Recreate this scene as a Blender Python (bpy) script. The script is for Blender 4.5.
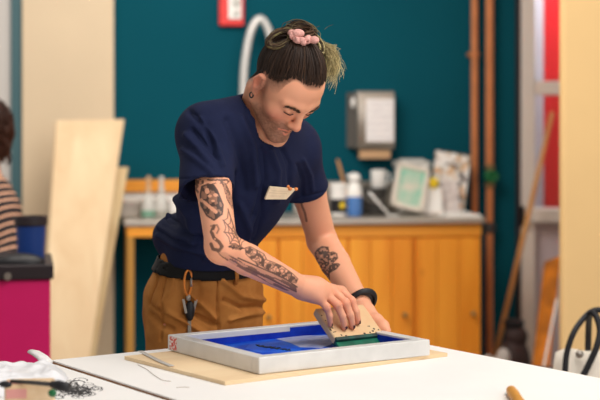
import bpy, bmesh, math, random
import numpy as np
from mathutils import Vector, Matrix, Quaternion, noise
from mathutils.bvhtree import BVHTree
random.seed(7); rng = np.random.default_rng(7)
for o in list(bpy.data.objects): bpy.data.objects.remove(o)
SC = bpy.context.scene; COL = SC.collection
PI = math.pi

# ---------------------------------------------------------------- camera, world, lamps, exposure
CAMZ, FPX, HOR = 1.34, 85/36*600, 130.0
cd = bpy.data.cameras.new('camera'); cam = bpy.data.objects.new('camera', cd); COL.objects.link(cam)
cam.location = (0, 0, CAMZ); cam.rotation_euler = (PI/2, 0, 0)
cd.lens = 85; cd.sensor_width = 36; cd.shift_y = (HOR-200)/600
cd.clip_start = 0.05; cd.clip_end = 100
cd.dof.use_dof = True; cd.dof.focus_distance = 3.08; cd.dof.aperture_fstop = 3.4
SC.camera = cam
w = bpy.data.worlds.new('world'); SC.world = w; w.use_nodes = True
w.node_tree.nodes['Background'].inputs[0].default_value = (1.0, .96, .92, 1)
w.node_tree.nodes['Background'].inputs[1].default_value = 0.42
def area(name, loc, target, sx, sy, power, col):
    l = bpy.data.lights.new(name, 'AREA'); l.shape = 'RECTANGLE'; l.size = sx; l.size_y = sy; l.energy = power; l.color = col
    o = bpy.data.objects.new(name, l); COL.objects.link(o); o.location = loc
    o.rotation_euler = (Vector(target)-Vector(loc)).to_track_quat('-Z', 'Y').to_euler(); return o
area('ceiling_lamp_table', (0.9, 2.2, 3.0), (0.0, 3.0, .9), 1.6, 1.2, 50, (1, .96, .92))
area('ceiling_lamp_left', (-1.6, 4.6, 3.1), (-.9, 6.0, .9), 1.5, 1.5, 34, (1, .94, .86))
area('ceiling_lamp_back', (-.35, 5.3, 3.0), (-.2, 7.2, .6), 1.2, 1.2, 50, (1, .94, .84))
area('window_light_front', (2.6, -0.8, 2.2), (0.0, 3.2, 1.0), 2.0, 1.6, 60, (1, .98, .97))
area('added_wall_light', (2.1, 3.4, 3.0), (1.4, 5.6, .7), 1.2, 1.0, 22, (1, .95, .88))  # added light, lifts the lower cream wall and the tote bag
SC.view_settings.view_transform = 'Standard'; SC.view_settings.look = 'None'
SC.view_settings.exposure = -0.15; SC.view_settings.gamma = 1.0; SC.view_settings.use_curve_mapping = False

# ---------------------------------------------------------------- helpers
def P(px, py, Y): return Vector(((px-300)/FPX*Y, Y, CAMZ-(py-HOR)*Y/FPX))
def PZ(px, py, z):
    Y = (CAMZ-z)*FPX/(py-HOR); return Vector(((px-300)/FPX*Y, Y, z))
WA = math.radians(8); WT = Vector((math.cos(WA), math.sin(WA), 0)); WN = Vector((math.sin(WA), -math.cos(WA), 0)); W0 = Vector((0, 7.6, 0))
def wall_s(px, o=0.0):
    q = (px-300)/FPX; c, sn = math.cos(WA), math.sin(WA)
    return (q*(7.6-o*c)-o*sn)/(c-q*sn)
def W(s, o, z): return W0+WT*s+WN*o+Vector((0, 0, z))
def wall_z(px, py, o=0.0):
    p = W(wall_s(px, o), o, 0); return CAMZ-(py-HOR)*p.y/FPX
def lin(h):
    h = h.lstrip('#'); v = [int(h[i:i+2], 16)/255 for i in (0, 2, 4)]
    return tuple((c/12.92 if c <= .04045 else ((c+.055)/1.055)**2.4) for c in v)
class B:
    """collects shapes into one mesh"""
    def __init__(s): s.bm = bmesh.new()
    def box(s, c, d, rot=None):
        M = Matrix.Translation(Vector(c)) @ (rot.to_4x4() if rot else Matrix.Identity(4)) @ Matrix.Diagonal((d[0], d[1], d[2], 1))
        bmesh.ops.create_cube(s.bm, size=1, matrix=M); return s
    def ball(s, c, r, rot=None, u=20, v=12):
        r = (r, r, r) if isinstance(r, (int, float)) else r
        M = Matrix.Translation(Vector(c)) @ (rot.to_4x4() if rot else Matrix.Identity(4)) @ Matrix.Diagonal((r[0], r[1], r[2], 1))
        bmesh.ops.create_uvsphere(s.bm, u_segments=u, v_segments=v, radius=1, matrix=M); return s
    def tube(s, pts, rad, n=10, closed=False, flat=1.0, up=None, cap=True):
        pts = [Vector(p) for p in pts]; N = len(pts)
        rad = [rad]*N if isinstance(rad, (int, float)) else rad
        rings = []; prev = None
        for i, p in enumerate(pts):
            if closed: d = pts[(i+1) % N]-pts[i-1]
            else: d = pts[min(i+1, N-1)]-pts[max(i-1, 0)]
            d.normalize()
            if prev is None:
                a = Vector(up) if up else (Vector((0, 0, 1)) if abs(d.z) < .9 else Vector((1, 0, 0)))
            else: a = prev
            if up: a = Vector(up)
            x = (a-d*a.dot(d)).normalized(); prev = x; y = d.cross(x)
            rings.append([s.bm.verts.new(p+x*math.cos(2*PI*k/n)*rad[i]*flat+y*math.sin(2*PI*k/n)*rad[i]) for k in range(n)])
        for i in range(N if closed else N-1):
            a, b = rings[i], rings[(i+1) % N]
            for k in range(n): s.bm.faces.new((a[k], a[(k+1) % n], b[(k+1) % n], b[k]))
        if not closed and cap: s.bm.faces.new(rings[0][::-1]); s.bm.faces.new(rings[-1])
        return s
    def cyl(s, a, b, r, r2=None, n=20): return s.tube([a, b], [r, r if r2 is None else r2], n)
    def lathe(s, prof, c=(0, 0, 0), n=28, sq=(1, 1)):
        c = Vector(c); rings = []
        for r, z in prof:
            r = max(r, 1e-4)
            rings.append([s.bm.verts.new(c+Vector((r*math.cos(2*PI*k/n)*sq[0], r*math.sin(2*PI*k/n)*sq[1], z))) for k in range(n)])
        for a, b in zip(rings, rings[1:]):
            for k in range(n): s.bm.faces.new((a[k], a[(k+1) % n], b[(k+1) % n], b[k]))
        s.bm.faces.new(rings[0][::-1]); s.bm.faces.new(rings[-1]); return s
    def prism(s, poly, a, ax, ay, h):
        """polygon (2D) in plane a+ax*u+ay*v extruded by vector h"""
        a, ax, ay, h = map(Vector, (a, ax, ay, h))
        lo = [s.bm.verts.new(a+ax*u+ay*v) for u, v in poly]; hi = [s.bm.verts.new(q.co+h) for q in lo]
        s.bm.faces.new(lo[::-1]); s.bm.faces.new(hi); n = len(poly)
        for k in range(n): s.bm.faces.new((lo[k], lo[(k+1) % n], hi[(k+1) % n], hi[k]))
        return s
    def build(s, name, m, parent=None, bevel=0, smooth=False, seg=2):
        bmesh.ops.recalc_face_normals(s.bm, faces=s.bm.faces[:])
        me = bpy.data.meshes.new(name); s.bm.to_mesh(me); s.bm.free()
        return link(name, me, m, parent, bevel, smooth, seg)
def link(name, me, m, parent=None, bevel=0, smooth=False, seg=2):
    o = bpy.data.objects.new(name, me); COL.objects.link(o)
    if m: me.materials.append(m)
    if parent: o.parent = parent
    if smooth or bevel:
        me.polygons.foreach_set('use_smooth', [True]*len(me.polygons))
    if bevel:
        b = o.modifiers.new('bevel', 'BEVEL'); b.width = bevel; b.segments = seg; b.limit_method = 'ANGLE'; b.harden_normals = True
    elif smooth == 'auto':
        me.set_sharp_from_angle(angle=math.radians(38))
    return o
def tag(o, label=None, cat=None, group=None, kind=None):
    if label: o['label'] = label
    if cat: o['category'] = cat
    if group: o['group'] = group
    if kind: o['kind'] = kind
    return o
def thing(name, label, cat, loc=(0, 0, 0), rz=0.0, group=None):
    o = bpy.data.objects.new(name, None); COL.objects.link(o); o.empty_display_size = .05
    o.location = loc; o.rotation_euler = (0, 0, rz); return tag(o, label, cat, group)
def struct(o): o['kind'] = 'structure'; return o

def mat(name, col, rough=.55, metal=0.0, spec=.4, var=0.0, vscale=8.0, col2=None, bump=0.0, bscale=60.0, stretch=(1, 1, 1), trans=0.0, alpha=1.0, coat=0.0, sss=0.0, emit=None):
    m = bpy.data.materials.new(name); m.use_nodes = True; nt = m.node_tree; b = nt.nodes['Principled BSDF']
    c = lin(col) if isinstance(col, str) else col
    b.inputs['Base Color'].default_value = (*c, 1); b.inputs['Roughness'].default_value = rough; b.inputs['Metallic'].default_value = metal
    b.inputs['Specular IOR Level'].default_value = spec; b.inputs['Transmission Weight'].default_value = trans; b.inputs['Alpha'].default_value = alpha
    b.inputs['Coat Weight'].default_value = coat
    if sss: b.inputs['Subsurface Weight'].default_value = sss; b.inputs['Subsurface Radius'].default_value = (.012, .004, .002); b.inputs['Subsurface Scale'].default_value = 1
    tc = nt.nodes.new('ShaderNodeTexCoord'); mp = nt.nodes.new('ShaderNodeMapping'); mp.inputs['Scale'].default_value = stretch
    nt.links.new(tc.outputs['Object'], mp.inputs['Vector'])
    if var or col2:
        n = nt.nodes.new('ShaderNodeTexNoise'); n.inputs['Scale'].default_value = vscale; n.inputs['Detail'].default_value = 4
        nt.links.new(mp.outputs[0], n.inputs['Vector'])
        r = nt.nodes.new('ShaderNodeValToRGB'); r.color_ramp.elements[0].position = .35; r.color_ramp.elements[1].position = .65
        c2 = lin(col2) if col2 else tuple(min(1, x*(1+var)) for x in c); c1 = c if col2 else tuple(x*(1-var) for x in c)
        r.color_ramp.elements[0].color = (*c1, 1); r.color_ramp.elements[1].color = (*c2, 1)
        nt.links.new(n.outputs[0], r.inputs[0]); nt.links.new(r.outputs[0], b.inputs['Base Color'])
    if bump:
        n2 = nt.nodes.new('ShaderNodeTexNoise'); n2.inputs['Scale'].default_value = bscale; n2.inputs['Detail'].default_value = 3
        nt.links.new(mp.outputs[0], n2.inputs['Vector'])
        bp = nt.nodes.new('ShaderNodeBump'); bp.inputs['Strength'].default_value = bump; bp.inputs['Distance'].default_value = .004
        nt.links.new(n2.outputs[0], bp.inputs['Height']); nt.links.new(bp.outputs[0], b.inputs['Normal'])
    return m
def wood(name, c1, c2, axis='z', scale=1.0, rough=.5, knots=False):
    """grain stretched along the given local axis"""
    m = bpy.data.materials.new(name); m.use_nodes = True; nt = m.node_tree; b = nt.nodes['Principled BSDF']
    tc = nt.nodes.new('ShaderNodeTexCoord'); mp = nt.nodes.new('ShaderNodeMapping')
    st = {'x': (1.2, 16, 16), 'y': (16, 1.2, 16), 'z': (16, 16, 1.2)}[axis]
    mp.inputs['Scale'].default_value = tuple(v*scale for v in st); nt.links.new(tc.outputs['Object'], mp.inputs['Vector'])
    n = nt.nodes.new('ShaderNodeTexNoise'); n.inputs['Scale'].default_value = 1.0; n.inputs['Detail'].default_value = 5; n.inputs['Distortion'].default_value = .6
    nt.links.new(mp.outputs[0], n.inputs['Vector'])
    r = nt.nodes.new('ShaderNodeValToRGB'); r.color_ramp.elements[0].position = .3; r.color_ramp.elements[1].position = .7
    r.color_ramp.elements[0].color = (*lin(c1), 1); r.color_ramp.elements[1].color = (*lin(c2), 1)
    nt.links.new(n.outputs[0], r.inputs[0]); out = r.outputs[0]
    if knots:
        v = nt.nodes.new('ShaderNodeTexVoronoi'); v.inputs['Scale'].default_value = 5.0
        mp2 = nt.nodes.new('ShaderNodeMapping'); mp2.inputs['Scale'].default_value = (1, 1, .55); nt.links.new(tc.outputs['Object'], mp2.inputs['Vector']); nt.links.new(mp2.outputs[0], v.inputs['Vector'])
        r2 = nt.nodes.new('ShaderNodeValToRGB'); r2.color_ramp.elements[0].position = .05; r2.color_ramp.elements[1].position = .14
        r2.color_ramp.elements[0].color = (.25, .16, .10, 1); r2.color_ramp.elements[1].color = (1, 1, 1, 1)
        nt.links.new(v.outputs['Distance'], r2.inputs[0])
        mx = nt.nodes.new('ShaderNodeMix'); mx.data_type = 'RGBA'; mx.blend_type = 'MULTIPLY'; mx.inputs[0].default_value = 1
        nt.links.new(out, mx.inputs[6]); nt.links.new(r2.outputs[0], mx.inputs[7]); out = mx.outputs[2]
    nt.links.new(out, b.inputs['Base Color']); b.inputs['Roughness'].default_value = rough; b.inputs['Specular IOR Level'].default_value = .3
    return m
M = {}
M['teal'] = mat('teal_paint', (.003, .074, .105), .9, spec=.08, var=.04, vscale=1.5, bump=.05, bscale=90)
M['beige'] = mat('beige_paint', '#d6c0a2', .8, var=.03, vscale=2)
M['strip'] = mat('dark_teal_trim', '#3d5f66', .6)
M['greywall'] = mat('pale_grey_panel', '#c3bdb8', .7)
M['cream'] = mat('cream_paint', '#f1ca8e', .75, var=.02, vscale=3)
M['floor'] = mat('concrete_floor', '#8d867c', .5, var=.12, vscale=3)
M['whitetrim'] = mat('white_trim', '#ddd2ca', .5)
M['glass'] = mat('window_glass', '#eef0f6', .03, trans=1.0, spec=.5)
M['lilac'] = mat('lilac_panel', '#c9bcc4', .5)
M['greyblue'] = mat('grey_blind', '#cdccd6', .6)
M['red'] = mat('red_panel', '#cf1020', .5)
M['pine'] = wood('pine_boards', '#df8420', '#f7a738', 'z', .6, .45, knots=True)
M['pinerail'] = wood('pine_rail', '#dc8826', '#f3a840', 'x', .6, .45)
M['palewood'] = wood('pale_plywood', '#d9b991', '#e6cca6', 'z', .5, .6)
M['board'] = wood('birch_board', '#e2c196', '#efd7b0', 'x', .5, .6)
M['steel'] = mat('brushed_steel', '#a9a096', .38, metal=.85, var=.06, vscale=5)
M['counter'] = mat('steel_counter', '#b5aca2', .4, metal=.5, var=.08, vscale=6)
M['copper'] = mat('copper_pipe', '#c67c4c', .5, metal=.15, var=.12, vscale=6)
M['greenv'] = mat('green_valve', '#186638', .4)
M['brass'] = mat('brass', '#8f7a55', .4, metal=.7)
M['white'] = mat('white_plastic', '#efece8', .4)
M['whitematte'] = mat('white_table_top', '#f3f0ec', .5, var=.012, vscale=6)
M['paper'] = mat('white_paper', '#efecea', .8)
M['alarmred'] = mat('alarm_red', '#e02a26', .4)
M['brownpaper'] = mat('brown_paper_towel', '#c8a27c', .9)
M['blue'] = mat('blue_liquid_bottle', '#4a76b4', .25)
M['black'] = mat('black_plastic', '#17161a', .45)
M['yellow'] = mat('yellow', '#e8c81e', .5)
M['darkgrey'] = mat('dark_grey', '#3d3a38', .55)
M['clear'] = mat('cloudy_clear_plastic', '#d5d2cc', .35, alpha=.75)
M['magenta'] = mat('magenta_panel', '#e0146c', .5, var=.04, vscale=4)
M['blackwood'] = mat('black_rim', '#2a2024', .5)
M['bluebin'] = mat('blue_bin', '#143a80', .45)
M['amber'] = mat('amber_acrylic', '#b8690a', .4, spec=.3, var=.35, vscale=9)
M['stick'] = wood('broom_handle', '#b97e48', '#d29a5e', 'z', 1, .5)
M['tableedge'] = wood('plywood_edge', '#a0683a', '#c08a55', 'x', 1, .6)
M['alu'] = mat('aluminium_frame', '#d9d7d3', .45, metal=.2, var=.05, vscale=20)
# ---------------------------------------------------------------- the setting
def wbox(name, s0, s1, z0, z1, o0, o1, m, parent=None, bevel=0):
    b = B(); b.box(((s0+s1)/2, -(o0+o1)/2, (z0+z1)/2), (s1-s0, o1-o0, z1-z0))
    o = b.build(name, m, parent, bevel)
    if not parent: o.location = W0; o.rotation_euler = (0, 0, WA)
    return o
CEIL = 3.2
S = wall_s
struct(B().box((0, 5.2, -.05), (9, 13, .1)).build('floor', M['floor']))
struct(wbox('wall_back', S(113), S(520), 0, CEIL, -.15, 0, M['teal']))
struct(wbox('wall_pier', S(22, .06), S(114, .06), 0, CEIL, -.15, .06, M['beige'], bevel=.006))
struct(wbox('trim_1', S(11, .03), S(22.4, .03), 0, CEIL, -.12, .03, M['strip']))
struct(wbox('wall_left', S(11)-2.2, S(11), 0, CEIL, -.15, 0, M['greywall']))
# window at the right end of the wall
sa = S(520); 
win = thing('window_1', None, None, W0, WA); struct(win)
wz = lambda px, py, o=0.0: wall_z(px, py, o)
zr1, zr0 = wz(545, 81, .03), wz(545, 95, .03)
zs1, zs0 = wz(545, 209, .07), wz(545, 223, .07)
struct(wbox('window_post', sa, S(533), 0, CEIL, -.08, .04, M['whitetrim'], win, .006))
struct(wbox('window_rail', S(533), sa+1.1, zr0, zr1, -.06, .03, M['whitetrim'], win, .006))
struct(wbox('window_post', sa+1.1, sa+1.2, 0, CEIL, -.08, .04, M['whitetrim'], win, .006))
struct(wbox('window_sill', S(531, .07), sa+1.1, zs0, zs1, -.08, .07, M['whitetrim'], win, .008))
struct(wbox('glass_pane', S(533), sa+1.1, zs1, CEIL, -.012, -.006, M['glass'], win))
struct(wbox('apron_panel', S(533), sa+1.1, 0, zs0, -.06, -.02, M['lilac'], win))
struct(wbox('trim_2', sa-.025, sa+.0, 0, CEIL, 0, .012, M['blackwood'], None))
# a grey blind strip and a red door seen through that glass
o = wbox('window_blind', S(533, -.5)-.15, S(543.5, -.5), .3, CEIL, -.54, -.5, M['greyblue']); tag(o, 'narrow pale grey blind strip behind the window glass', 'blind')
o = wbox('red_door', S(543.5, -.55)+.002, sa+1.5, 0, CEIL-.1, -.61, -.55, M['red'], None, .004); tag(o, 'bright red door panel seen through the window at right', 'door')
struct(wbox('wall_outside', sa-.3, sa+1.9, 0, CEIL, -1.3, -1.2, M['greywall']))
hl_ = W(sa+.55, -.28, 2.95); area('added_door_light', hl_, hl_-Vector((0, 0, 1)), .9, .3, 70, (1, .95, .9))  # unseen light added behind the glass to brighten the red door
# cream wall end at the right, nearer to the camera
Yw = 5.6; xw = (559-300)/FPX*Yw
struct(B().box((xw+1.215, Yw+.04, CEIL/2), (2.4, .08, CEIL)).build('wall_right', M['cream'], None, .01))
# ---------------------------------------------------------------- pipes and wall fixtures
def pipe(px, o, z0, r):
    s = S(px, o); return s
t = thing('copper_pipe', 'left copper pipe running straight up the teal wall without a valve', 'pipe', W(S(474.5, .06), .06, 0), WA, 'copper pipes on the teal wall')
B().cyl((0, 0, 0), (0, 0, CEIL), .019).build('pipe_run', M['copper'], t, smooth='auto')
for z in (.5, 1.75, 2.6): B().box((0, .03, z), (.055, .06, .022)).cyl((0, 0, z-.012), (0, 0, z+.012), .024).build('pipe_clamp', M['copper'], t, smooth='auto')
t = thing('valve_pipe', 'right copper pipe with a green valve, beside the window post', 'pipe', W(S(489.5, .06), .06, 0), WA, 'copper pipes on the teal wall')
zv = wz(489, 176, .06)
B().cyl((0, 0, .02), (0, 0, zv-.06), .020).cyl((0, 0, zv+.06), (0, 0, CEIL), .022).build('pipe_run', M['copper'], t, smooth='auto')
B().lathe([(.022, zv-.065), (.028, zv-.06), (.028, zv-.035), (.02, zv-.03), (.02, zv+.03), (.028, zv+.035), (.028, zv+.06), (.022, zv+.065)]).build('valve_body', M['brass'], t, smooth='auto')
b = B().tube([(.031*math.cos(a), -.045, zv+.026*math.sin(a)) for a in np.linspace(0, 2*PI, 20, endpoint=False)], .008, 8, closed=True)
b.box((0, -.045, zv), (.06, .012, .014)).box((0, -.045, zv), (.014, .012, .05)).cyl((0, -.05, zv), (0, 0, zv), .012)
b.lathe([(.026, zv-.028), (.031, zv-.01), (.031, zv+.012), (.024, zv+.03)])
b.build('valve_wheel', M['greenv'], t, smooth='auto')
B().lathe([(.02, .78), (.032, .79), (.034, .83), (.02, .84)]).build('pipe_coupling', M['darkgrey'], t, smooth='auto')
# fire alarm
zc = wz(231, 8, .03); t = thing('fire_alarm', 'red fire alarm strobe on the teal wall above the man', 'fire alarm', W(S(231), 0, zc), WA)
hw = .066
B().box((0, -.022, 0), (2*hw, .044, .19)).build('alarm_body', M['alarmred'], t, .008)
B().box((.016, -.05, .012), (.07, .014, .145)).build('alarm_face', M['white'], t, .005)
B().ball((.022, -.058, .03), (.022, .014, .03)).build('strobe_lens', M['clear'], t, smooth=True)
B().ball((.022, -.058, -.028), (.017, .012, .017)).build('alarm_speaker', M['clear'], t, smooth=True)
for z in (-.03, .04): B().cyl((-.046, -.044, z), (-.046, -.052, z), .01).build('alarm_screw', M['alarmred'], t, smooth='auto')
# paper towel dispenser
o_ = .11
sl, sr = S(357, o_), S(394.5, o_); zt, zb = wz(373, 91, o_), wz(373, 150, o_)
sc = (sl+sr)/2; wd = sr-sl; hh = zt-zb
t = thing('towel_dispenser', 'steel paper towel dispenser on the teal wall with a sheet taped to it', 'paper towel dispenser', W(sc, 0, zb), WA)
poly = [(0, .02), (.085, 0), (.105, .0), (o_+.012, .03), (o_+.012, hh-.03), (o_, hh), (0, hh)]
B().prism([(-y, z) for y, z in poly], (-wd/2, 0, 0), (0, 1, 0), (0, 0, 1), (wd, 0, 0)).build('dispenser_body', M['steel'], t, .006)
xw_ = S(346.5)-sc
B().prism([(xw_, -.006), (-wd/2-.0005, -o_+.012), (-wd/2-.0005, -.006)], (0, 0, .012), (1, 0, 0), (0, 1, 0), (0, 0, hh-.02)).build('shaded_side', mat('shaded_side_grey', '#6a635d', .5), t)  # left side of the steel case, its shade painted in as dark grey
B().ball((-wd/2-.018, -o_+.015, hh*.80), (.012, .012, .03)).build('lock_knob', M['white'], t, smooth=True)
m = mat('printed_sheet', '#ebe6e6', .8); nt = m.node_tree
wv = nt.nodes.new('ShaderNodeTexWave'); wv.bands_direction = 'Z'; wv.inputs['Scale'].default_value = 9; wv.inputs['Distortion'].default_value = 3; wv.inputs['Detail Scale'].default_value = 6
tc = nt.nodes.new('ShaderNodeTexCoord'); nt.links.new(tc.outputs['Object'], wv.inputs[0]); r = nt.nodes.new('ShaderNodeValToRGB')
r.color_ramp.elements[0].color = (*lin('#d9d3d6'), 1); r.color_ramp.elements[1].color = (*lin('#efebeb'), 1); r.color_ramp.elements[1].position = .3
nt.links.new(wv.outputs[0], r.inputs[0]); nt.links.new(r.outputs[0], nt.nodes['Principled BSDF'].inputs['Base Color'])
sh = B().box((.02, -o_-.0135, hh*.50), (wd*.74, .002, hh*.72)).build('taped_sheet', m, t)
B().box((.0, -.07, -.012), (wd*.82, .05, .07)).build('paper_towel', M['brownpaper'], t, .004)
# ---------------------------------------------------------------- counter with pine cabinet
ct_o = .62; CZ = .90
s_r, s_l = S(485.5, ct_o), S(124, ct_o)
o = wbox('countertop', s_l, s_r, CZ-.028, CZ, .004, ct_o, M['counter'], None, .006); tag(o, 'long grey steel countertop along the teal wall', 'countertop')
o = wbox('edge_cap', s_r-.19, s_r-.004, CZ, CZ+.012, .05, ct_o-.06, M['white'], o); o.matrix_parent_inverse = Matrix.Identity(4)
cab = thing('pine_cabinet', 'knotty pine base cabinet with plank doors under the countertop', 'cabinet', W0, WA)
c0 = S(246, ct_o); c1 = s_r-.012; ztop = CZ-.030
wbox('carcass', c0, c1, .08, ztop, .03, ct_o-.05, M['pine'], cab)
wbox('toe_kick', c0+.02, c1-.02, 0, .08, .06, ct_o-.10, M['blackwood'], cab)
wbox('top_rail', c0, c1, ztop-.062, ztop-.002, ct_o-.05, ct_o-.028, M['pinerail'], cab, .003)
edges = [c0, S(279, ct_o), S(349, ct_o), S(415, ct_o), c1]
for a, b_ in zip(edges, edges[1:]):
    n = max(1, round((b_-a)/.115)); b = B(); wdt = (b_-a-.014)/n
    for k in range(n):
        b.box((a+.007+wdt*(k+.5), -(ct_o-.036), (ztop-.07+.09)/2), (wdt-.002, .024, ztop-.07-.09))
    d = b.build('cabinet_door', M['pine'], cab, .003)
    B().cyl((b_-.05, -(ct_o-.024), .42), (b_-.05, -(ct_o-.004), .42), .006).ball((b_-.05, -ct_o+.0, .42), .013).build('door_knob', M['brass'], d, smooth=True)
M['benchleg'] = wood('bench_leg_wood', '#a87834', '#c4924a', 'z', .8, .5)
# open timber bench frame that carries the left end
fr = thing('bench_frame', 'open timber bench frame under the left end of the countertop', 'bench frame', W0, WA)
l0, l1 = s_l+.015, c0-.02
for s_ in (l0, l1-.05):
    for of in (.05, ct_o-.055):
        wbox('frame_leg', s_, s_+.034, 0, ztop-.05, of, of+.040, M['benchleg'], fr, .003)
wbox('frame_rail', l0, l1, ztop-.05, ztop, ct_o-.055, ct_o-.012, M['pinerail'], fr, .003)
wbox('frame_rail', l0, l1, ztop-.05, ztop, .05, .093, M['pinerail'], fr, .003)
for s_ in (l0, l1-.045): wbox('frame_rail', s_, s_+.04, ztop-.05, ztop-.004, .093, ct_o-.055, M['pinerail'], fr, .003)
# ledge rail with hanging tools and white panel, left of the man
o_l = .05
o = wbox('tool_rail', S(118, o_l), S(236, o_l), wz(150, 192, o_l), wz(150, 180, o_l), .0, .05, M['pinerail'], None, .004); tag(o, 'pine tool rail on the teal wall behind the man', 'rail')
o = wbox('white_backsplash', S(118, .03), S(236, .03), CZ+.002, wz(150, 190, .03)-.012, .0, .025, M['white'], None, .003); tag(o, 'white backsplash panel below the pine tool rail', 'backsplash')
o = B().box((0, 0, 0), (.34, .10, .085)).build('steel_tray', M['steel'], None, .008); o.location = W(S(136, .30), .30, CZ+.0435); o.rotation_euler = (0, 0, WA)
tag(o, 'shallow grey steel tray box on the left end of the countertop', 'tray')
for px, lab, mm in ((148.5, 'cloudy bottle with greenish base, left of the two below the rail', 'c'), (161.5, 'cloudy bottle with grey base, nearest the man below the rail', 'd')):
    t = thing('squeeze_bottle', lab, 'bottle', W(S(px, .43), .43, CZ), WA, 'long necked bottles on the counter')
    B().lathe([(.03, 0), (.034, .004), (.036, .05), (.03, .09), (.016, .115), (.013, .125), (.013, .13)]).build('bottle_body', M['clear'], t, smooth='auto')
    B().lathe([(.015, .13), (.015, .15), (.011, .155), (.011, .19), (.013, .20), (.009, .21)]).build('bottle_neck', M['brownpaper'] if mm == 'c' else M['clear'], t, smooth='auto')
    B().lathe([(.0362, .008), (.0372, .012), (.0372, .035), (.0365, .04)]).build('liquid_band', mat('liquid_'+mm, '#6f9a84' if mm == 'c' else '#9b978d', .4), t, smooth='auto')
# gooseneck hose tap
s0 = S(243, .14); hz = wz(255, 18, .14); bx = S(243, .14)
t = thing('hose_tap', 'tall white gooseneck hose tap rising behind the man', 'tap', W(s0, .14, CZ), WA)
top = hz-CZ; wspan = S(275, .14)-s0
B().lathe([(.04, 0), (.04, .02), (.026, .03), (.024, .12), (.018, .14)]).build('tap_base', M['steel'], t, smooth='auto')
pts = [(0, 0, .12), (0, 0, top*.45), (.004, 0, top*.7), (.02, 0, top*.84), (.045, 0, top*.94), (.085, 0, top*.995), (.125, 0, top*.96), (.155, 0, top*.86), (.172, 0, top*.72), (.178, 0, top*.55)]
def smooth_path(pts, n=60):
    pts = np.array(pts, float); k = len(pts); out = []
    for u in np.linspace(0, k-1-1e-6, n):
        i = int(u); f = u-i; p = [pts[max(0, min(k-1, j))] for j in (i-1, i, i+1, i+2)]
        out.append(.5*((2*p[1])+(-p[0]+p[2])*f+(2*p[0]-5*p[1]+4*p[2]-p[3])*f*f+(-p[0]+3*p[1]-3*p[2]+p[3])*f**3))
    return [Vector(q) for q in out]
pp = smooth_path(pts, 160)
B().tube(pp, [.020+.0018*(i % 2) for i in range(len(pp))], 12).build('hose', mat('pale_hose', '#cfcdca', .35, metal=.3), t, smooth=True)
e = pp[-1]; B().tube([e, e-Vector((0, 0, .05)), e-Vector((0, 0, .14))], [.022, .026, .03], 14).build('spray_head', M['steel'], t, smooth=True)
# ---------------------------------------------------------------- things on the counter
def on_counter(name, lab, cat, px, o, rz=0, group=None, z=CZ+.003): return thing(name, lab, cat, W(S(px, o), o, z), WA+rz, group)
o = B().box((0, -.012, .083), (.62, .022, .164)).build('steel_backsplash', M['steel'], None, .004); o.location = W(S(350, .0), .0, CZ); o.rotation_euler = (0, 0, WA); tag(o, 'low grey steel backsplash on the wall behind the soap bottles', 'backsplash')
t = thing('steel_sink', 'flat rimmed grey steel sink set in the countertop', 'sink', W(S(350, .02), .02, CZ), WA)
B().box((.0, -.29, .0015), (.62, .44, .003)).build('sink_rim', M['steel'], t, .004)
t = on_counter('soap_tub', 'white lidded tub with black and yellow label', 'tub', 338.5, .42)
B().lathe([(.036, 0), (.04, .004), (.04, .135), (.036, .14)]).build('tub_body', M['white'], t, smooth='auto')
B().lathe([(.0415, .018), (.0415, .088)]).build('tub_label', M['black'], t, smooth='auto')
B().ball((.012, -.037, .055), (.016, .008, .018)).build('label_patch', M['yellow'], t, smooth=True)
B().lathe([(.037, .138), (.043, .142), (.043, .162), (.038, .166), (.0, .166)]).build('tub_lid', M['white'], t, smooth='auto')
t = on_counter('foam_soap_bottle', 'blue and white pump bottle of foaming soap', 'bottle', 354.5, .44)
B().lathe([(.034, 0), (.038, .005), (.038, .11), (.034, .12)]).build('bottle_body', M['blue'], t, smooth='auto')
B().lathe([(.0385, .1), (.038, .135), (.028, .16), (.02, .166), (.02, .18)]).build('bottle_collar', M['white'], t, smooth='auto')
B().lathe([(.018, .178), (.03, .182), (.031, .2), (.02, .214), (.006, .22)]).box((-.015, -.012, .206), (.05, .022, .016)).build('pump_head', M['white'], t, .003, True)
t = on_counter('dish_brush', 'wooden handled dish brush leaning in the sink corner', 'brush', 343, .10)
B().tube([(-.03, 0, .28), (-.01, -.02, .2), (.012, -.05, .10), (.018, -.06, .06)], [.011, .013, .011, .01], 10, flat=.6).build('brush_handle', M['stick'], t, smooth=True)
B().ball((.02, -.065, .035), (.024, .02, .034)).build('brush_head', M['white'], t, smooth=True)
def mug(t, m):
    B().lathe([(.0, .004), (.036, 0), (.04, .005), (.041, .09), (.038, .092), (.036, .088), (.034, .012), (0, .01)]).build('mug_body', m, t, smooth='auto')
    B().tube([(.04, 0, .075), (.058, 0, .073), (.066, 0, .05), (.058, 0, .026), (.04, 0, .02)], .006, 8).build('mug_handle', m, t, smooth=True)
t = on_counter('dark_bucket', 'dark grey pail standing by the sink under the white mug', 'bucket', 373, .25)
B().lathe([(.0, .003), (.055, 0), (.062, .004), (.072, .125), (.076, .128), (.076, .136), (.0, .136)]).build('pail_body', M['darkgrey'], t, smooth='auto')
B().tube([(.07*math.cos(a), -.07*math.sin(a)*.4-.05, .115-.05*math.sin(a)) for a in np.linspace(0, PI, 14)], .003, 6).build('pail_handle', M['steel'], t, smooth=True)
t = on_counter('white_mug', 'white mug standing upside on the dark grey pail', 'mug', 378.5, .25, .2, None, CZ+.139)
t['label'] = 'white mug standing on top of the dark grey pail'; mug(t, M['white'])
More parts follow.
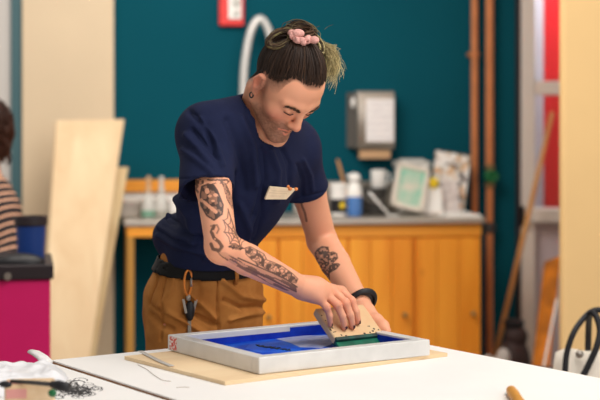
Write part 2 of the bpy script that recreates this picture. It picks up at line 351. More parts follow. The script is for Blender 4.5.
# white scraper laid against the pail
a0, a1 = W(S(369, .45), .45, wz(369, 192, .45)), W(S(389, .50), .50, CZ+.012)
t = thing('paint_scraper', 'slim white scraper slanting in front of the dark pail', 'scraper', a1)
d = a0-a1; B().tube([(0, 0, 0), d*.5, d], [.010, .010, .013], 8, flat=.5).build('scraper_handle', M['white'], t, smooth=True)
B().box(( .02, 0, -.003), (.06, .03, .006)).build('scraper_blade', M['white'], t, .002)
# small silk screen leaning, with green stencil
m = mat('green_mesh', '#d6cdbd', .6, var=0, vscale=11, col2='#7cc4ab')
t = on_counter('small_silkscreen', 'small tilted silkscreen with a green stained mesh on the counter', 'screen', 406, .42, 0)
t.rotation_euler = (math.radians(-16), math.radians(14), WA)
t.location.z += .020; hW, hH = .088, .238
b = B()
for x in (-hW+.011, hW-.011): b.box((x, 0, hH/2+.012), (.022, .02, hH))
for z in (.023, hH+.001): b.box((0, 0, z), (hW*2, .02, .022))
b.build('screen_frame', mat('pale_frame', '#ddd3c6', .5), t, .003)
B().box((0, .002, hH/2+.012), (hW*2-.04, .004, hH-.04)).build('screen_mesh', m, t)
t = on_counter('lidded_container', 'cloudy clear lidded container behind the green silkscreen', 'container', 411, .20)
B().prism([(-.07, 0), (.07, 0), (.082, .24), (-.082, .24)], (0, .05, 0), (1, 0, 0), (0, 0, 1), (0, -.12, 0)).build('container_body', M['clear'], t, .012)
B().box((0, -.01, .258), (.178, .135, .032)).box((0, -.01, .277), (.13, .09, .016)).build('container_lid', M['clear'], t, .01)
B().box((.055, -.078, .235), (.035, .014, .03)).build('lid_clip', M['white'], t, .003)
t = on_counter('white_board_panel', 'plain white panel leaning between silkscreen and picture board', 'panel', 431.5, .36)
t.rotation_euler = (math.radians(-10), 0, WA)
B().box((0, 0, .073), (.115, .012, .14)).build('panel_sheet', M['white'], t, .003)
B().box((0, -.004, .006), (.12, .03, .012)).build('panel_foot', M['whitetrim'], t, .002)
m = mat('collage_print', '#e7dfd8', .6); nt = m.node_tree
vo = nt.nodes.new('ShaderNodeTexVoronoi'); vo.inputs['Scale'].default_value = 44; tc = nt.nodes.new('ShaderNodeTexCoord'); nt.links.new(tc.outputs['Object'], vo.inputs['Vector'])
r = nt.nodes.new('ShaderNodeValToRGB'); r.color_ramp.interpolation = 'CONSTANT'; els = r.color_ramp.elements
els[0].color = (*lin('#e6dfda'), 1); els[1].position = .35; els[1].color = (*lin('#b9ab9d'), 1)
for p_, c_ in ((.5, '#d7b38c'), (.62, '#f0ece8'), (.72, '#4c4446'), (.84, '#e3dad2'), (.94, '#8a4d58')):
    e_ = els.new(p_); e_.color = (*lin(c_), 1)
nt.links.new(vo.outputs['Color'], r.inputs[0]); nt.links.new(r.outputs[0], nt.nodes['Principled BSDF'].inputs['Base Color'])
t = on_counter('picture_board', 'board covered in a collage of small prints, right of the silkscreen', 'picture board', 446, .22)
t.rotation_euler = (math.radians(-9), math.radians(9), WA-.05)
t.location.z += .014
B().box((0, 0, .158), (.19, .014, .30)).build('board_sheet', m, t, .002)
for x, h_ in ((-.06, .308), (-.02, .310), (.03, .309), (.075, .308)): B().box((x, -.001, h_), (.02, .018, .014)).build('binder_clip', M['darkgrey'], t, .003)
t = on_counter('paper_print', 'pale printed paper propped in front of the picture board', 'print', 450.5, .30)
t.rotation_euler = (math.radians(-8), 0, WA)
B().box((0, 0, .085), (.095, .004, .17)).build('print_sheet', mat('pale_print', '#e4dcd8', .7, col2='#bdb0ae', vscale=30), t)
t = on_counter('yellow_ball', 'small yellow sponge ball resting on top of the white panel', 'sponge', 433, .28, 0, None, 0)
t.location = W(S(433.5, .34), .34, CZ+.137); B().ball((0, 0, .028), (.028, .026, .03)).build('sponge_ball', M['yellow'], t, smooth=True)
# ---------------------------------------------------------------- broom, amber sheet and floor clutter at the right
a1 = W(S(552.5, .10), .10, wz(552.5, 112, .10)); a0 = W(S(492, .42), .42, .10)
t = thing('broom', 'wooden handled broom leaning against the window post', 'broom', (a0.x, a0.y, 0))
d = a1-Vector((a0.x, a0.y, 0)); b0 = Vector((0, 0, .10))
B().tube([b0, b0.lerp(d, .5), d], [.014, .0145, .013], 12).build('broom_handle', M['stick'], t, smooth=True)
B().box((0, 0, .085), (.24, .05, .05)).build('broom_head', M['black'], t, .012)
b = B()
for k in range(13):
    for j in (-1, 1): b.cyl((-.108+.018*k, j*.012, .065), (-.125+.021*k, j*.02, .0), .006, .008, 6)
tag(b.build('broom_bristles', M['darkgrey'], t), kind='stuff')
t = thing('wall_hook', 'small black hook on the window post beside the broom handle', 'hook', W(S(521.5, .04), .04, wz(521, 216, .04)), WA)
B().box((0, -.006, 0), (.03, .012, .11)).build('hook_plate', M['black'], t, .003)
B().tube([(0, -.01, -.03), (0, -.035, -.045), (0, -.05, -.02), (0, -.05, .01)], .008, 8).build('hook_arm', M['black'], t, smooth=True)
# amber sheet leaning on the end of the cream wall
Ya = 6.9
def leaning(name, lab, cat, pbl, pbr, ptl, ptr, Yb, Yt, thick, m, part):
    q = [P(*pbl, Yb), P(*pbr, Yb), P(*ptr, Yt), P(*ptl, Yt)]
    def down(a, b):   # continue the edge to the floor
        k = a.z/(b.z-a.z); return a-(b-a)*k
    q[0] = down(q[0], q[3]); q[1] = down(q[1], q[2]); base = (q[0]+q[1])/2; base.z = 0
    n = (q[1]-q[0]).cross(q[3]-q[0]).normalized()*-thick
    t = thing(name, lab, cat, base); b = B()
    lo = [b.bm.verts.new(p-base) for p in q]; hi = [b.bm.verts.new(p-base+n) for p in q]
    zmin = min(v.co.z for v in lo+hi)
    for v in lo+hi: v.co.z -= min(0, zmin)
    b.bm.faces.new(lo); b.bm.faces.new(hi[::-1])
    for k in range(4): b.bm.faces.new((lo[k], hi[k], hi[(k+1) % 4], lo[(k+1) % 4]))
    b.build(part, m, t, .002); return t
leaning('amber_sheet', 'glossy amber acrylic sheet leaning beside the cream wall', 'plastic sheet', (533, 366), (550, 366), (545, 264), (561, 258), 6.5, 6.9, .02, M['amber'], 'acrylic_sheet')
leaning('white_strip', 'thin white strip leaning in front of the amber sheet', 'strip', (543, 366), (545.5, 366), (556, 300), (558.5, 300), 6.42, 6.62, .012, M['white'], 'strip_length')
Yc = 7.2
c = P(514, 346, Yc); t = thing('drawstring_bag', 'dark brown and black drawstring bag on the floor by the broom', 'bag', (c.x, c.y, 0))
B().ball((0, 0, .15), (.085, .08, .15)).ball((.01, -.01, .29), (.06, .05, .06)).build('bag_body', mat('dark_bag', '#35221f', .7), t, smooth=True)
B().lathe([(.035, .31), (.05, .345), (.055, .37), (.03, .38)]).build('bag_neck', M['black'], t, smooth='auto')
c = P(496, 346, Yc-.2); t = thing('cloth_bundle', 'grey white cloth bundle on the floor left of the dark bag', 'cloth', (c.x, c.y, 0))
b = B().ball((0, 0, .11), (.06, .09, .11)).ball((.04, .02, .21), (.035, .05, .05)).ball((-.04, -.01, .19), (.03, .04, .04)); b.build('cloth_fold', mat('grey_white_cloth', '#b8b0aa', .8), t, smooth=True)
c = P(527, 362, Yc-.2); t = thing('red_cloth', 'crumpled red cloth on the floor below the dark bag', 'cloth', (c.x, c.y, 0))
B().ball((0, 0, .07), (.07, .08, .07)).ball((.05, 0, .05), (.05, .06, .05)).build('cloth_fold', mat('red_cloth', '#a01f2c', .8), t, smooth=True)
c = P(553, 358, 5.9); t = thing('cardboard_tray', 'low brown cardboard tray at the foot of the cream wall', 'box', (c.x, c.y, 0))
B().box((0, .06, .16), (.13, .2, .32)).build('tray_body', M['tableedge'], t, .004); B().box((0, .06, .325), (.12, .18, .01)).build('tray_cover', M['darkgrey'], t)
# ---------------------------------------------------------------- tall boards leaning at the left
M['palewoodb'] = wood('pale_plywood_back', '#d3b384', '#e6cda0', 'z', .5, .6)
leaning('plywood_board', 'wide pale plywood board leaning in front of the beige pier', 'board', (46, 300), (90.5, 355), (57, 121.5), (124.5, 120.5), 6.55, 7.05, .018, M['palewood'], 'board_sheet')
leaning('plywood_offcut', 'shorter pale plywood board half hidden behind the wide one', 'board', (70, 355), (95.5, 355), (86, 168), (128, 168.5), 6.75, 7.12, .018, M['palewoodb'], 'board_sheet')
# ---------------------------------------------------------------- magenta cart, blue tub and the person behind
Yb = 4.75; xr = (53.5-300)/FPX*Yb
CT = CAMZ-(264.5-HOR)*Yb/FPX
cart = thing('magenta_cart', 'magenta sided cart with a black rim at the left edge', 'cart', (xr-.35*math.cos(.19)-.21*math.sin(.19), Yb-.35*math.sin(.19)+.21*math.cos(.19), 0), .19)
B().box((0, 0, .05+(CT-.05-.05)/2), (.68, .42, CT-.10)).build('side_panels', M['magenta'], cart, .005)
b = B()
for y in (-.21, .21): b.box((0, y, CT-.024), (.70, .03, .048))
for x in (-.335, .335): b.box((x, 0, CT-.024), (.03, .42, .048))
b.build('rim', M['blackwood'], cart, .004); B().box((0, 0, CT-.045), (.66, .40, .01)).build('tray_floor', M['blackwood'], cart)
B().cyl((.20, -.224, CT-.035), (.20, -.240, CT-.035), .012).build('rim_catch', M['steel'], cart, smooth='auto')
for x in (-.29, .29):
    for y in (-.16, .16): B().cyl((x-.012, y, .027), (x+.012, y, .027), .027).box((x, y, .05), (.035, .035, .02)).build('caster', M['black'], cart, smooth='auto')
c = P(31, 240, Yb+.29); hb = CAMZ-(216-HOR)*c.y/FPX-(CT-.04)
t = thing('blue_tub', 'blue tub with a dark rim standing in the magenta cart', 'tub', (c.x, c.y, CT-.04))
B().lathe([(0, .004), (.036, 0), (.045, .004), (.053, hb-.03), (.0, hb-.03)]).build('tub_body', M['bluebin'], t, smooth='auto')
B().lathe([(.053, hb-.035), (.058, hb-.03), (.058, hb), (.052, hb), (.049, hb-.03)]).build('tub_rim', M['blackwood'], t, smooth='auto')
c = P(21, 262, Yb+.1); t = thing('black_pouch', 'low black pouch lying in the magenta cart', 'pouch', (c.x, c.y, CT-.04))
B().ball((0, 0, .035), (.085, .05, .035)).build('pouch_body', M['black'], t, smooth=True)
# ---------------------------------------------------------------- work tables
TZ = .85; TA = math.radians(34.5)
E1 = Vector((math.cos(TA), math.sin(TA), 0)); E2 = Vector((math.sin(TA), -math.cos(TA), 0)); TC = Vector((.13, 3.47, 0))
def worktable(name, lab, corner, lx, ly, dz=0):
    TZ = .85-dz
    c = corner-E1*lx/2+E2*ly/2
    t = thing(name, lab, 'table', c, TA, 'white work tables')
    B().box((0, 0, TZ-.0015), (lx, ly, .003)).build('white_top', M['whitematte'], t)
    B().box((0, 0, TZ-.016), (lx, ly, .026)).build('plywood_core', M['tableedge'], t, .001)
    b = B()
    for y in (-1, 1): b.box((0, y*(ly/2-.06), TZ-.074), (lx-.12, .03, .09))
    for x in (-1, 1): b.box((x*(lx/2-.06), 0, TZ-.074), (.03, ly-.12, .09))
    b.build('apron', M['tableedge'], t)
    for x in (-1, 1):
        for y in (-1, 1): B().box((x*(lx/2-.06), y*(ly/2-.06), (TZ-.03)/2), (.06, .06, TZ-.03)).build('table_leg', M['tableedge'], t, .004)
    return t
LX = .80
worktable('work_table', 'large white topped work table the man leans over', TC, LX, 1.7)
worktable('work_table', 'second white topped table at lower left, beyond the brown seam', TC-E1*(LX+.007)+E2*.004, .80, 1.7, .0042)
# base board under the screen
fA = math.radians(37); u1 = Vector((math.cos(fA), math.sin(fA), 0)); u2 = Vector((math.sin(fA), -math.cos(fA), 0))
F0 = PZ(225, 383.5, TZ+.004); o = B().box((.29, .192, .004), (.58, .384, .0078)).build('base_board', M['board'], None, .001)
o.location = (F0.x, F0.y, TZ); o.rotation_euler = (0, 0, fA); tag(o, 'thin pale plywood board under the printing screen', 'board')
# printing screen
sA = math.radians(33.7); s1 = Vector((math.cos(sA), math.sin(sA), 0)); s2 = Vector((math.sin(sA), -math.cos(sA), 0))
FZ = TZ+.0085; FH = .034; FLx, FLy = .431, .377
Fc = PZ(259, 357.5, FZ+FH)
scr = thing('printing_screen', 'aluminium framed printing screen with blue inked mesh', 'printing screen', (Fc.x, Fc.y, FZ), sA)
rw = .027
for y in (rw/2, FLy-rw/2): B().box((FLx/2, y, FH/2), (FLx, rw, FH)).build('long_rail', M['alu'], scr, .0025)
for x in (rw/2, FLx-rw/2): B().box((x, FLy/2, FH/2), (rw, FLy-2*rw, FH)).build('short_rail', M['alu'], scr, .0025)
M['tapeink'] = mat('inked_tape', '#0b2596', .5, spec=.15, col2='#1b3fb8', vscale=18)
b = B(); b.box((FLx*.82, FLy-rw-.0006, .018), (FLx*.36-2*rw, .0012, .022)).box((FLx*.5, FLy-rw-.0005, .0135), (FLx-2*rw, .0010, .014)).box((FLx-rw-.0006, FLy/2, .018), (.0012, FLy-2*rw-.01, .022)).box((rw+.0006, FLy/2-.03, .016), (.0012, FLy-2*rw-.08, .018)).box((FLx/2, rw+.0006, .016), (FLx-2*rw, .0012, .018))
b.build('inked_tape', M['tapeink'], scr)
# mesh: blue emulsion with streaks and an open stencil
m = bpy.data.materials.new('blue_emulsion'); m.use_nodes = True; nt = m.node_tree; bs = nt.nodes['Principled BSDF']; bs.inputs['Roughness'].default_value = .45; bs.inputs['Specular IOR Level'].default_value = .12
tc = nt.nodes.new('ShaderNodeTexCoord'); mp = nt.nodes.new('ShaderNodeMapping'); mp.inputs['Scale'].default_value = (5, 26, 1); nt.links.new(tc.outputs['Object'], mp.inputs[0])
n = nt.nodes.new('ShaderNodeTexNoise'); n.inputs['Scale'].default_value = 1.0; n.inputs['Detail'].default_value = 5; nt.links.new(mp.outputs[0], n.inputs[0])
r = nt.nodes.new('ShaderNodeValToRGB'); els = r.color_ramp.elements; els[0].position = .36; els[0].color = (*lin('#0430a6'), 1); els[1].position = .52; els[1].color = (*lin('#0a4fd0'), 1)
e_ = els.new(.66); e_.color = (*lin('#2f78e2'), 1); nt.links.new(n.outputs[0], r.inputs[0]); nt.links.new(r.outputs[0], bs.inputs['Base Color'])
B().box((FLx/2, FLy/2, .006), (FLx-2*rw+.002, FLy-2*rw+.002, .002)).build('screen_mesh', m, scr)
def strip_poly(name, poly, mm, z, h=.0006): return B().prism(poly, (0, 0, z), (1, 0, 0), (0, 1, 0), (0, 0, h)).build(name, mm, scr)
M['stencil'] = mat('open_stencil', '#b4b8d0', .5, spec=.15, col2='#8793c6', vscale=28, stretch=(1, 3, 1))
M['darkink'] = mat('thick_blue_ink', '#0c1f92', .4, spec=.15, var=.2, vscale=12)
M['lightink'] = mat('thin_blue_ink', '#2268dc', .4, spec=.15, col2='#0a4ccc', vscale=25)
MZ = FZ+.0072
def sl(px, py):
    p = PZ(px, py, MZ)-Vector((Fc.x, Fc.y, MZ)); return (min(max(p.dot(s1), rw), FLx-rw), min(max(-p.dot(s2), rw), FLy-rw))
strip_poly('open_stencil', [sl(*q) for q in ((276, 339), (298, 334.5), (333, 335.5), (338, 342), (322, 348), (300, 347.5), (290, 343))], M['stencil'], .0072)
strip_poly('light_streak', [sl(*q) for q in ((250, 344), (292, 340), (306, 346), (300, 351), (262, 353.5), (245, 349))], M['lightink'], .0071)
strip_poly('light_streak', [sl(*q) for q in ((278, 333.5), (308, 331), (309, 332.5), (280, 335.5))], M['stencil'], .0071)
strip_poly('dark_ink', [sl(*q) for q in ((196, 340.5), (206, 337), (322, 324.5), (328, 331), (300, 334), (250, 338))], M['darkink'], .0071, .0012)
strip_poly('dark_ink', [sl(*q) for q in ((384, 333), (392, 330), (420, 338), (402, 342))], M['darkink'], .0071, .0012)
b = B(); rr = random.Random(3)
for k in range(44):
    u = k/43; cx, cy = sl(257+33*u, 345.8+4.6*u+rr.uniform(-.9, .9)); a = rr.uniform(0, PI)
    b.box((cx, cy, .0082), (rr.uniform(.004, .010), rr.uniform(.0025, .005), .0010), Matrix.Rotation(a, 3, 'Z'))
tag(b.build('stencil_lettering', M['black'], scr), None)
st = mat('sticker', '#e6dcd8', .6); nt = st.node_tree
vo = nt.nodes.new('ShaderNodeTexNoise'); vo.inputs['Scale'].default_value = 170; tc = nt.nodes.new('ShaderNodeTexCoord'); nt.links.new(tc.outputs['Object'], vo.inputs['Vector'])
r = nt.nodes.new('ShaderNodeValToRGB'); r.color_ramp.elements[0].position = .48; r.color_ramp.elements[1].position = .54
r.color_ramp.elements[0].color = (*lin('#d0574e'), 1); r.color_ramp.elements[1].color = (*lin('#e9dedb'), 1)
nt.links.new(vo.outputs[0], r.inputs[0]); nt.links.new(r.outputs[0], nt.nodes['Principled BSDF'].inputs['Base Color'])
tag(B().box((-.0006, FLy-.026, FH*.52), (.0012, .030, FH*.82)).build('sticker', st, scr), 'small white sticker with red marks')
# squeegee
qA = math.radians(35.6); q1 = Vector((math.cos(qA), math.sin(qA), 0)); qt = Vector((-.45, .656, .602)).normalized(); qn = q1.cross(qt).normalized()
QB = Vector((.0785, 3.068, .886)); QW, QH, QD = .136, .100, .019
sq = thing('squeegee', 'wooden screen printing squeegee with green blade held by the man', 'squeegee', QB)
Rq = Matrix((q1, qt, qn)).transposed()
def qp(a, b_, c): return Rq @ Vector((a, b_, c))
M['sqwood'] = mat('squeegee_wood', '#d6b88c', .6, col2='#d8ac80', vscale=16, stretch=(1, 1, 1)); nt = M['sqwood'].node_tree
o = B().box(qp(QW/2, QH/2, -QD/2), (QW, QH, QD), Rq).build('wooden_block', M['sqwood'], sq, .005, seg=3)
b = B(); rr = random.Random(5)
for k in range(26):
    a, bb = rr.choice([(rr.uniform(0.004, QW-.004), rr.uniform(.002, .012)), (rr.uniform(.002, .014), rr.uniform(.01, QH*.8)), (rr.uniform(QW-.03, QW-.004), rr.uniform(.004, .03))])
    b.ball(qp(a, bb, .0), (rr.uniform(.001, .004), rr.uniform(.001, .003), .0008), Rq, 8, 5)
b.build('ink_spots', M['black'], o)
B().box(qp(QW/2, .003, -QD/2), (QW-.001, .010, QD+.001), Rq).build('stained_edge', mat('ink_stain', '#222c2b', .5, col2='#1c5346', vscale=30), sq, .002)
B().box(qp(QW/2, -.0095, -QD/2), (QW-.002, .021, .007), Rq).build('rubber_blade', mat('green_blade', '#0f6249', .35, var=.35, vscale=20), sq, .001)
# pool of ink against the blade
b = B(); ip = []
for k in range(40):
    a = 2*PI*k/40; rx, ry = .082*(1+.08*math.sin(3*a)), .02*(1+.2*math.sin(5*a+1))
    p = QB+q1*(QW/2)+Vector((.006, -.02, 0)); ip.append(p+q1*math.cos(a)*rx+Vector((math.sin(qA), -math.cos(qA), 0))*math.sin(a)*ry)
c0_ = sum(ip, Vector())/40; c0_.z = FZ+.0078
ring = [b.bm.verts.new((p.x-c0_.x, p.y-c0_.y, 0)) for p in ip]; top = [b.bm.verts.new(((p.x-c0_.x)*.85, (p.y-c0_.y)*.85, .003)) for p in ip]
b.bm.faces.new(top)
for k in range(40): b.bm.faces.new((ring[k], ring[(k+1) % 40], top[(k+1) % 40], top[k]))
o = b.build('green_ink', mat('teal_ink', '#0d5f63', .2, var=.2, vscale=20), None, smooth=True); o.location = c0_
tag(o, 'smear of teal green ink along the squeegee blade', 'ink', None, 'stuff')
# ---------------------------------------------------------------- distance field bodies
class Field:
    def __init__(s, lo, hi, h):
        s.h = h; s.o = np.array(lo, np.float32); s.n = np.ceil((np.array(hi)-np.array(lo))/h).astype(int)+1
        s.V = np.full(s.n, .2, np.float32); s.ax = [s.o[i]+h*np.arange(s.n[i], dtype=np.float32) for i in range(3)]
    def win(s, lo, hi):
        a = np.clip(np.floor((np.array(lo)-s.o)/s.h).astype(int), 0, s.n); b = np.clip(np.ceil((np.array(hi)-s.o)/s.h).astype(int)+1, 0, s.n)
        sl_ = tuple(slice(a[i], b[i]) for i in range(3))
        X = s.ax[0][sl_[0]][:, None, None]; Y = s.ax[1][sl_[1]][None, :, None]; Z = s.ax[2][sl_[2]][None, None, :]
        return sl_, X, Y, Z
    def comb(s, sl_, d, k, op='u'):
        A = s.V[sl_]
        if A.size == 0: return
        if op == 'u':
            if k > 0:
                hh = np.clip(.5+.5*(A-d)/k, 0, 1); s.V[sl_] = A*(1-hh)+d*hh-k*hh*(1-hh)
            else: s.V[sl_] = np.minimum(A, d)
        else:
            d = -d
            if k > 0:
                hh = np.clip(.5-.5*(A-d)/k, 0, 1); s.V[sl_] = A*(1-hh)+d*hh+k*hh*(1-hh)
            else: s.V[sl_] = np.maximum(A, d)
    def ell(s, c, r, R=None, k=.02, op='u'):
        c = np.array(c, float); r = np.array([r]*3 if np.isscalar(r) else r, float); R = np.eye(3) if R is None else np.array(R)
        ext = np.sqrt((R**2) @ (r**2))+2*k+.012
        sl_, X, Y, Z = s.win(c-ext, c+ext); X = X-c[0]; Y = Y-c[1]; Z = Z-c[2]
        u = X*R[0, 0]+Y*R[1, 0]+Z*R[2, 0]; v = X*R[0, 1]+Y*R[1, 1]+Z*R[2, 1]; w_ = X*R[0, 2]+Y*R[1, 2]+Z*R[2, 2]
        k0 = np.sqrt((u/r[0])**2+(v/r[1])**2+(w_/r[2])**2); k1 = np.sqrt((u/r[0]**2)**2+(v/r[1]**2)**2+(w_/r[2]**2)**2)
        s.comb(sl_, (k0*(k0-1)/np.maximum(k1, 1e-6)).astype(np.float32), k, op)
    def cap(s, a, b, ra, rb=None, k=.015, op='u'):
        rb = ra if rb is None else rb; a = np.array(a, float); b = np.array(b, float); m_ = max(ra, rb)+2*k+.012
        sl_, X, Y, Z = s.win(np.minimum(a, b)-m_, np.maximum(a, b)+m_)
        d = b-a; L = max(d @ d, 1e-9); X = X-a[0]; Y = Y-a[1]; Z = Z-a[2]
        t = np.clip((X*d[0]+Y*d[1]+Z*d[2])/L, 0, 1)
        q = np.sqrt((X-t*d[0])**2+(Y-t*d[1])**2+(Z-t*d[2])**2)-(ra+(rb-ra)*t)
        s.comb(sl_, q.astype(np.float32), k, op)
    def chain(s, pts, rad, k=.006, op='u'):
        for (a, ra), (b, rb) in zip(zip(pts, rad), list(zip(pts, rad))[1:]): s.cap(a, b, ra, rb, k, op)
    def plane(s, p, n):   # keep the side opposite to n
        sl_, X, Y, Z = s.win(s.o, s.o+s.h*s.n)
        s.V = np.maximum(s.V, ((X-p[0])*n[0]+(Y-p[1])*n[1]+(Z-p[2])*n[2]).astype(np.float32))
    def mesh(s, smooth=2):
        V = s.V; h = s.h; n = V.shape; neg = V < 0
        c = np.zeros(tuple(k-1 for k in n), np.int8)
        for i in (0, 1):
            for j in (0, 1):
                for k in (0, 1): c += neg[i:n[0]-1+i, j:n[1]-1+j, k:n[2]-1+k]
        act = (c > 0) & (c < 8); idx = np.argwhere(act); N = len(idx)
        vm = np.full(c.shape, -1, np.int32); vm[act] = np.arange(N)
        acc = np.zeros((N, 3)); cnt = np.zeros(N)
        cor = [(i, j, k) for i in (0, 1) for j in (0, 1) for k in (0, 1)]
        val = {q: V[idx[:, 0]+q[0], idx[:, 1]+q[1], idx[:, 2]+q[2]] for q in cor}
        for q in cor:
            for ax in range(3):
                if q[ax] == 0:
                    q2 = list(q); q2[ax] = 1; q2 = tuple(q2); a, b = val[q], val[q2]; m_ = (a < 0) != (b < 0)
                    t = np.where(m_, a/np.where(m_, a-b, 1), 0); p = np.array(q, float)[None, :].repeat(N, 0); p[:, ax] += t
                    acc += np.where(m_[:, None], p, 0); cnt += m_
        verts = s.o+h*(idx+acc/cnt[:, None])
        quads = []
        for ax in range(3):
            a1, a2 = (ax+1) % 3, (ax+2) % 3
            s0 = [slice(None)]*3; s1_ = [slice(None)]*3; s0[ax] = slice(0, -1); s1_[ax] = slice(1, None)
            A, Bq = neg[tuple(s0)], neg[tuple(s1_)]; e = np.argwhere(A != Bq)
            ok = (e[:, a1] > 0) & (e[:, a2] > 0) & (e[:, a1] < n[a1]-1) & (e[:, a2] < n[a2]-1); e = e[ok]
            f = A[e[:, 0], e[:, 1], e[:, 2]]
            def g(d1, d2):
                p = e.copy(); p[:, a1] += d1; p[:, a2] += d2; return vm[p[:, 0], p[:, 1], p[:, 2]]
            Q = np.stack([g(-1, -1), g(0, -1), g(0, 0), g(-1, 0)], 1); Q[~f] = Q[~f][:, ::-1]; quads.append(Q)
        F = np.concatenate(quads); F = F[(F >= 0).all(1)]
        E = np.concatenate([F[:, [0, 1]], F[:, [1, 2]], F[:, [2, 3]], F[:, [3, 0]]])
        for it in range(smooth):
            for lam in (.5, -.53):
                sm = np.zeros_like(verts); ct = np.zeros(N)
                for ax in range(3):
                    sm[:, ax] = np.bincount(E[:, 0], verts[E[:, 1], ax], N)+np.bincount(E[:, 1], verts[E[:, 0], ax], N)
                ct = np.bincount(E[:, 0], minlength=N)+np.bincount(E[:, 1], minlength=N)
                verts = verts+lam*(sm/np.maximum(ct, 1)[:, None]-verts)
        return verts, F
def np_mesh(name, v, f):
    me = bpy.data.meshes.new(name); me.vertices.add(len(v)); me.vertices.foreach_set('co', np.ascontiguousarray(v, np.float32).ravel())
    f = np.asarray(f, np.int32); k = f.shape[1]; me.loops.add(f.size); me.loops.foreach_set('vertex_index', f.ravel())
    me.polygons.add(len(f)); me.polygons.foreach_set('loop_start', np.arange(0, f.size, k, dtype=np.int32))
    me.polygons.foreach_set('use_smooth', np.ones(len(f), bool)); me.update(); me.validate(); return me
def vnormals(v, f):
    n = np.cross(v[f[:, 2]]-v[f[:, 0]], v[f[:, 3]]-v[f[:, 1]]); out = np.zeros_like(v)
    for j in range(4):
        for ax in range(3): out[:, ax] += np.bincount(f[:, j], n[:, ax], len(v))
    return out/np.maximum(np.linalg.norm(out, axis=1), 1e-12)[:, None]
def subdiv(v, f, sel):
    """split selected quads in four (neighbours get n-gons resolved as fans); returns verts, faces(list)"""
    fs = f[sel]; E = np.concatenate([fs[:, [0, 1]], fs[:, [1, 2]], fs[:, [2, 3]], fs[:, [3, 0]]]); Es = np.sort(E, 1)
    u, inv = np.unique(Es, axis=0, return_inverse=True); inv = inv.reshape(-1); nE = len(u); n0 = len(v); m_ = len(fs)
    mid = (v[u[:, 0]]+v[u[:, 1]])/2; cen = v[fs].mean(1); v2 = np.concatenate([v, mid, cen])
    e = [n0+inv[k*m_:(k+1)*m_] for k in range(4)]; c = n0+nE+np.arange(m_)
    new = np.concatenate([np.stack(q, 1) for q in ((fs[:, 0], e[0], c, e[3]), (e[0], fs[:, 1], e[1], c), (c, e[1], fs[:, 2], e[2]), (e[3], c, e[2], fs[:, 3]))])
    key = {tuple(p): n0+i for i, p in enumerate(u.tolist())}
    return v2, new, f[~sel], key
def project(v):
    Y = np.maximum(v[:, 1], .1); return 300+FPX*v[:, 0]/Y, HOR+(CAMZ-v[:, 2])*FPX/Y
def vnoise(p, seed=0):
    """cheap value noise on an (N,d) array"""
    p = np.asarray(p, float); d = p.shape[1]; i0 = np.floor(p).astype(np.int64); f = p-i0; f = f*f*(3-2*f); out = 0
    for c in range(2**d):
        o_ = np.array([(c >> k) & 1 for k in range(d)]); q = i0+o_
        hsh = (q @ np.array([374761393, 668265263, 2147483647, ][:d])+seed*1442695041) & 0x7fffffff
        hsh = ((hsh ^ (hsh >> 13))*1274126177) & 0x7fffffff; hsh = (hsh ^ (hsh >> 16)) & 0xffff
        wt = np.prod(np.where(o_, f, 1-f), 1); out = out+wt*hsh/65535.
    return out
def in_poly(x, y, poly):
    ins = np.zeros(len(x), bool); n = len(poly)
    for k in range(n):
        (x1, y1), (x2, y2) = poly[k], poly[(k+1) % n]
        if y1 == y2: continue
        ins ^= ((y1 > y) != (y2 > y)) & (x < (x2-x1)*(y-y1)/(y2-y1)+x1)
    return ins
def seg_dist(x, y, pl):
    d = np.full(len(x), 1e9)
    for (x1, y1), (x2, y2) in zip(pl, pl[1:]):
        dx, dy = x2-x1, y2-y1; L = dx*dx+dy*dy+1e-9; t = np.clip(((x-x1)*dx+(y-y1)*dy)/L, 0, 1)
        d = np.minimum(d, np.hypot(x-x1-t*dx, y-y1-t*dy))
    return d
# ---------------------------------------------------------------- the man
V3 = lambda *a: np.array(a, float)
def unit(a): return a/np.linalg.norm(a)
man = thing('person', 'man with a topknot in a navy t-shirt bending over the printing screen', 'person', (-.22, 3.40, 0))
def mlink(name, me, m, **kw):
    o = link(name, me, m, man, **kw); o.matrix_parent_inverse = Matrix.Translation(-Vector((-.22, 3.40, 0))); return o
Hh = V3(-.22, 3.385, 1.02); Nk = V3(-.078, 3.19, 1.372)
yp, yc = math.radians(38), math.radians(52)
Fp = V3(math.sin(yp), -math.cos(yp), 0); Lp = V3(math.cos(yp), math.sin(yp), 0)
Uc = unit(Nk-Hh); Fc0 = V3(math.sin(yc), -math.cos(yc), 0); Fch = unit(Fc0-Uc*(Fc0 @ Uc)); Lc = np.cross(Uc, -Fch)*1.0
Lc = np.cross(Fch, Uc)*-1.0
if Lc[0] < 0: Lc = -Lc
Rc = np.stack([Lc, Fch, Uc], 1); Rp = np.stack([Lp, Fp, V3(0, 0, 1)], 1)
shR, shL = V3(-.204, 3.09, 1.331), V3(-.008, 3.345, 1.298)
elR, wrR = V3(-.163, 2.93, 1.10), V3(.002, 3.09, .997)
elL, wrL = V3(.054, 3.49, 1.068), V3(.134, 3.268, .944)
hipR, hipL = V3(-.228, 3.408, .93)-Lp*.074, V3(-.228, 3.408, .93)+Lp*.070
knR, knL = hipR+V3(-.01, .0, -.44)+Fp*.02, hipL+V3(.01, 0, -.44)+Fp*.03
anR, anL = knR+V3(0, 0, -.41)-Fp*.03, knL+V3(0, 0, -.41)-Fp*.03
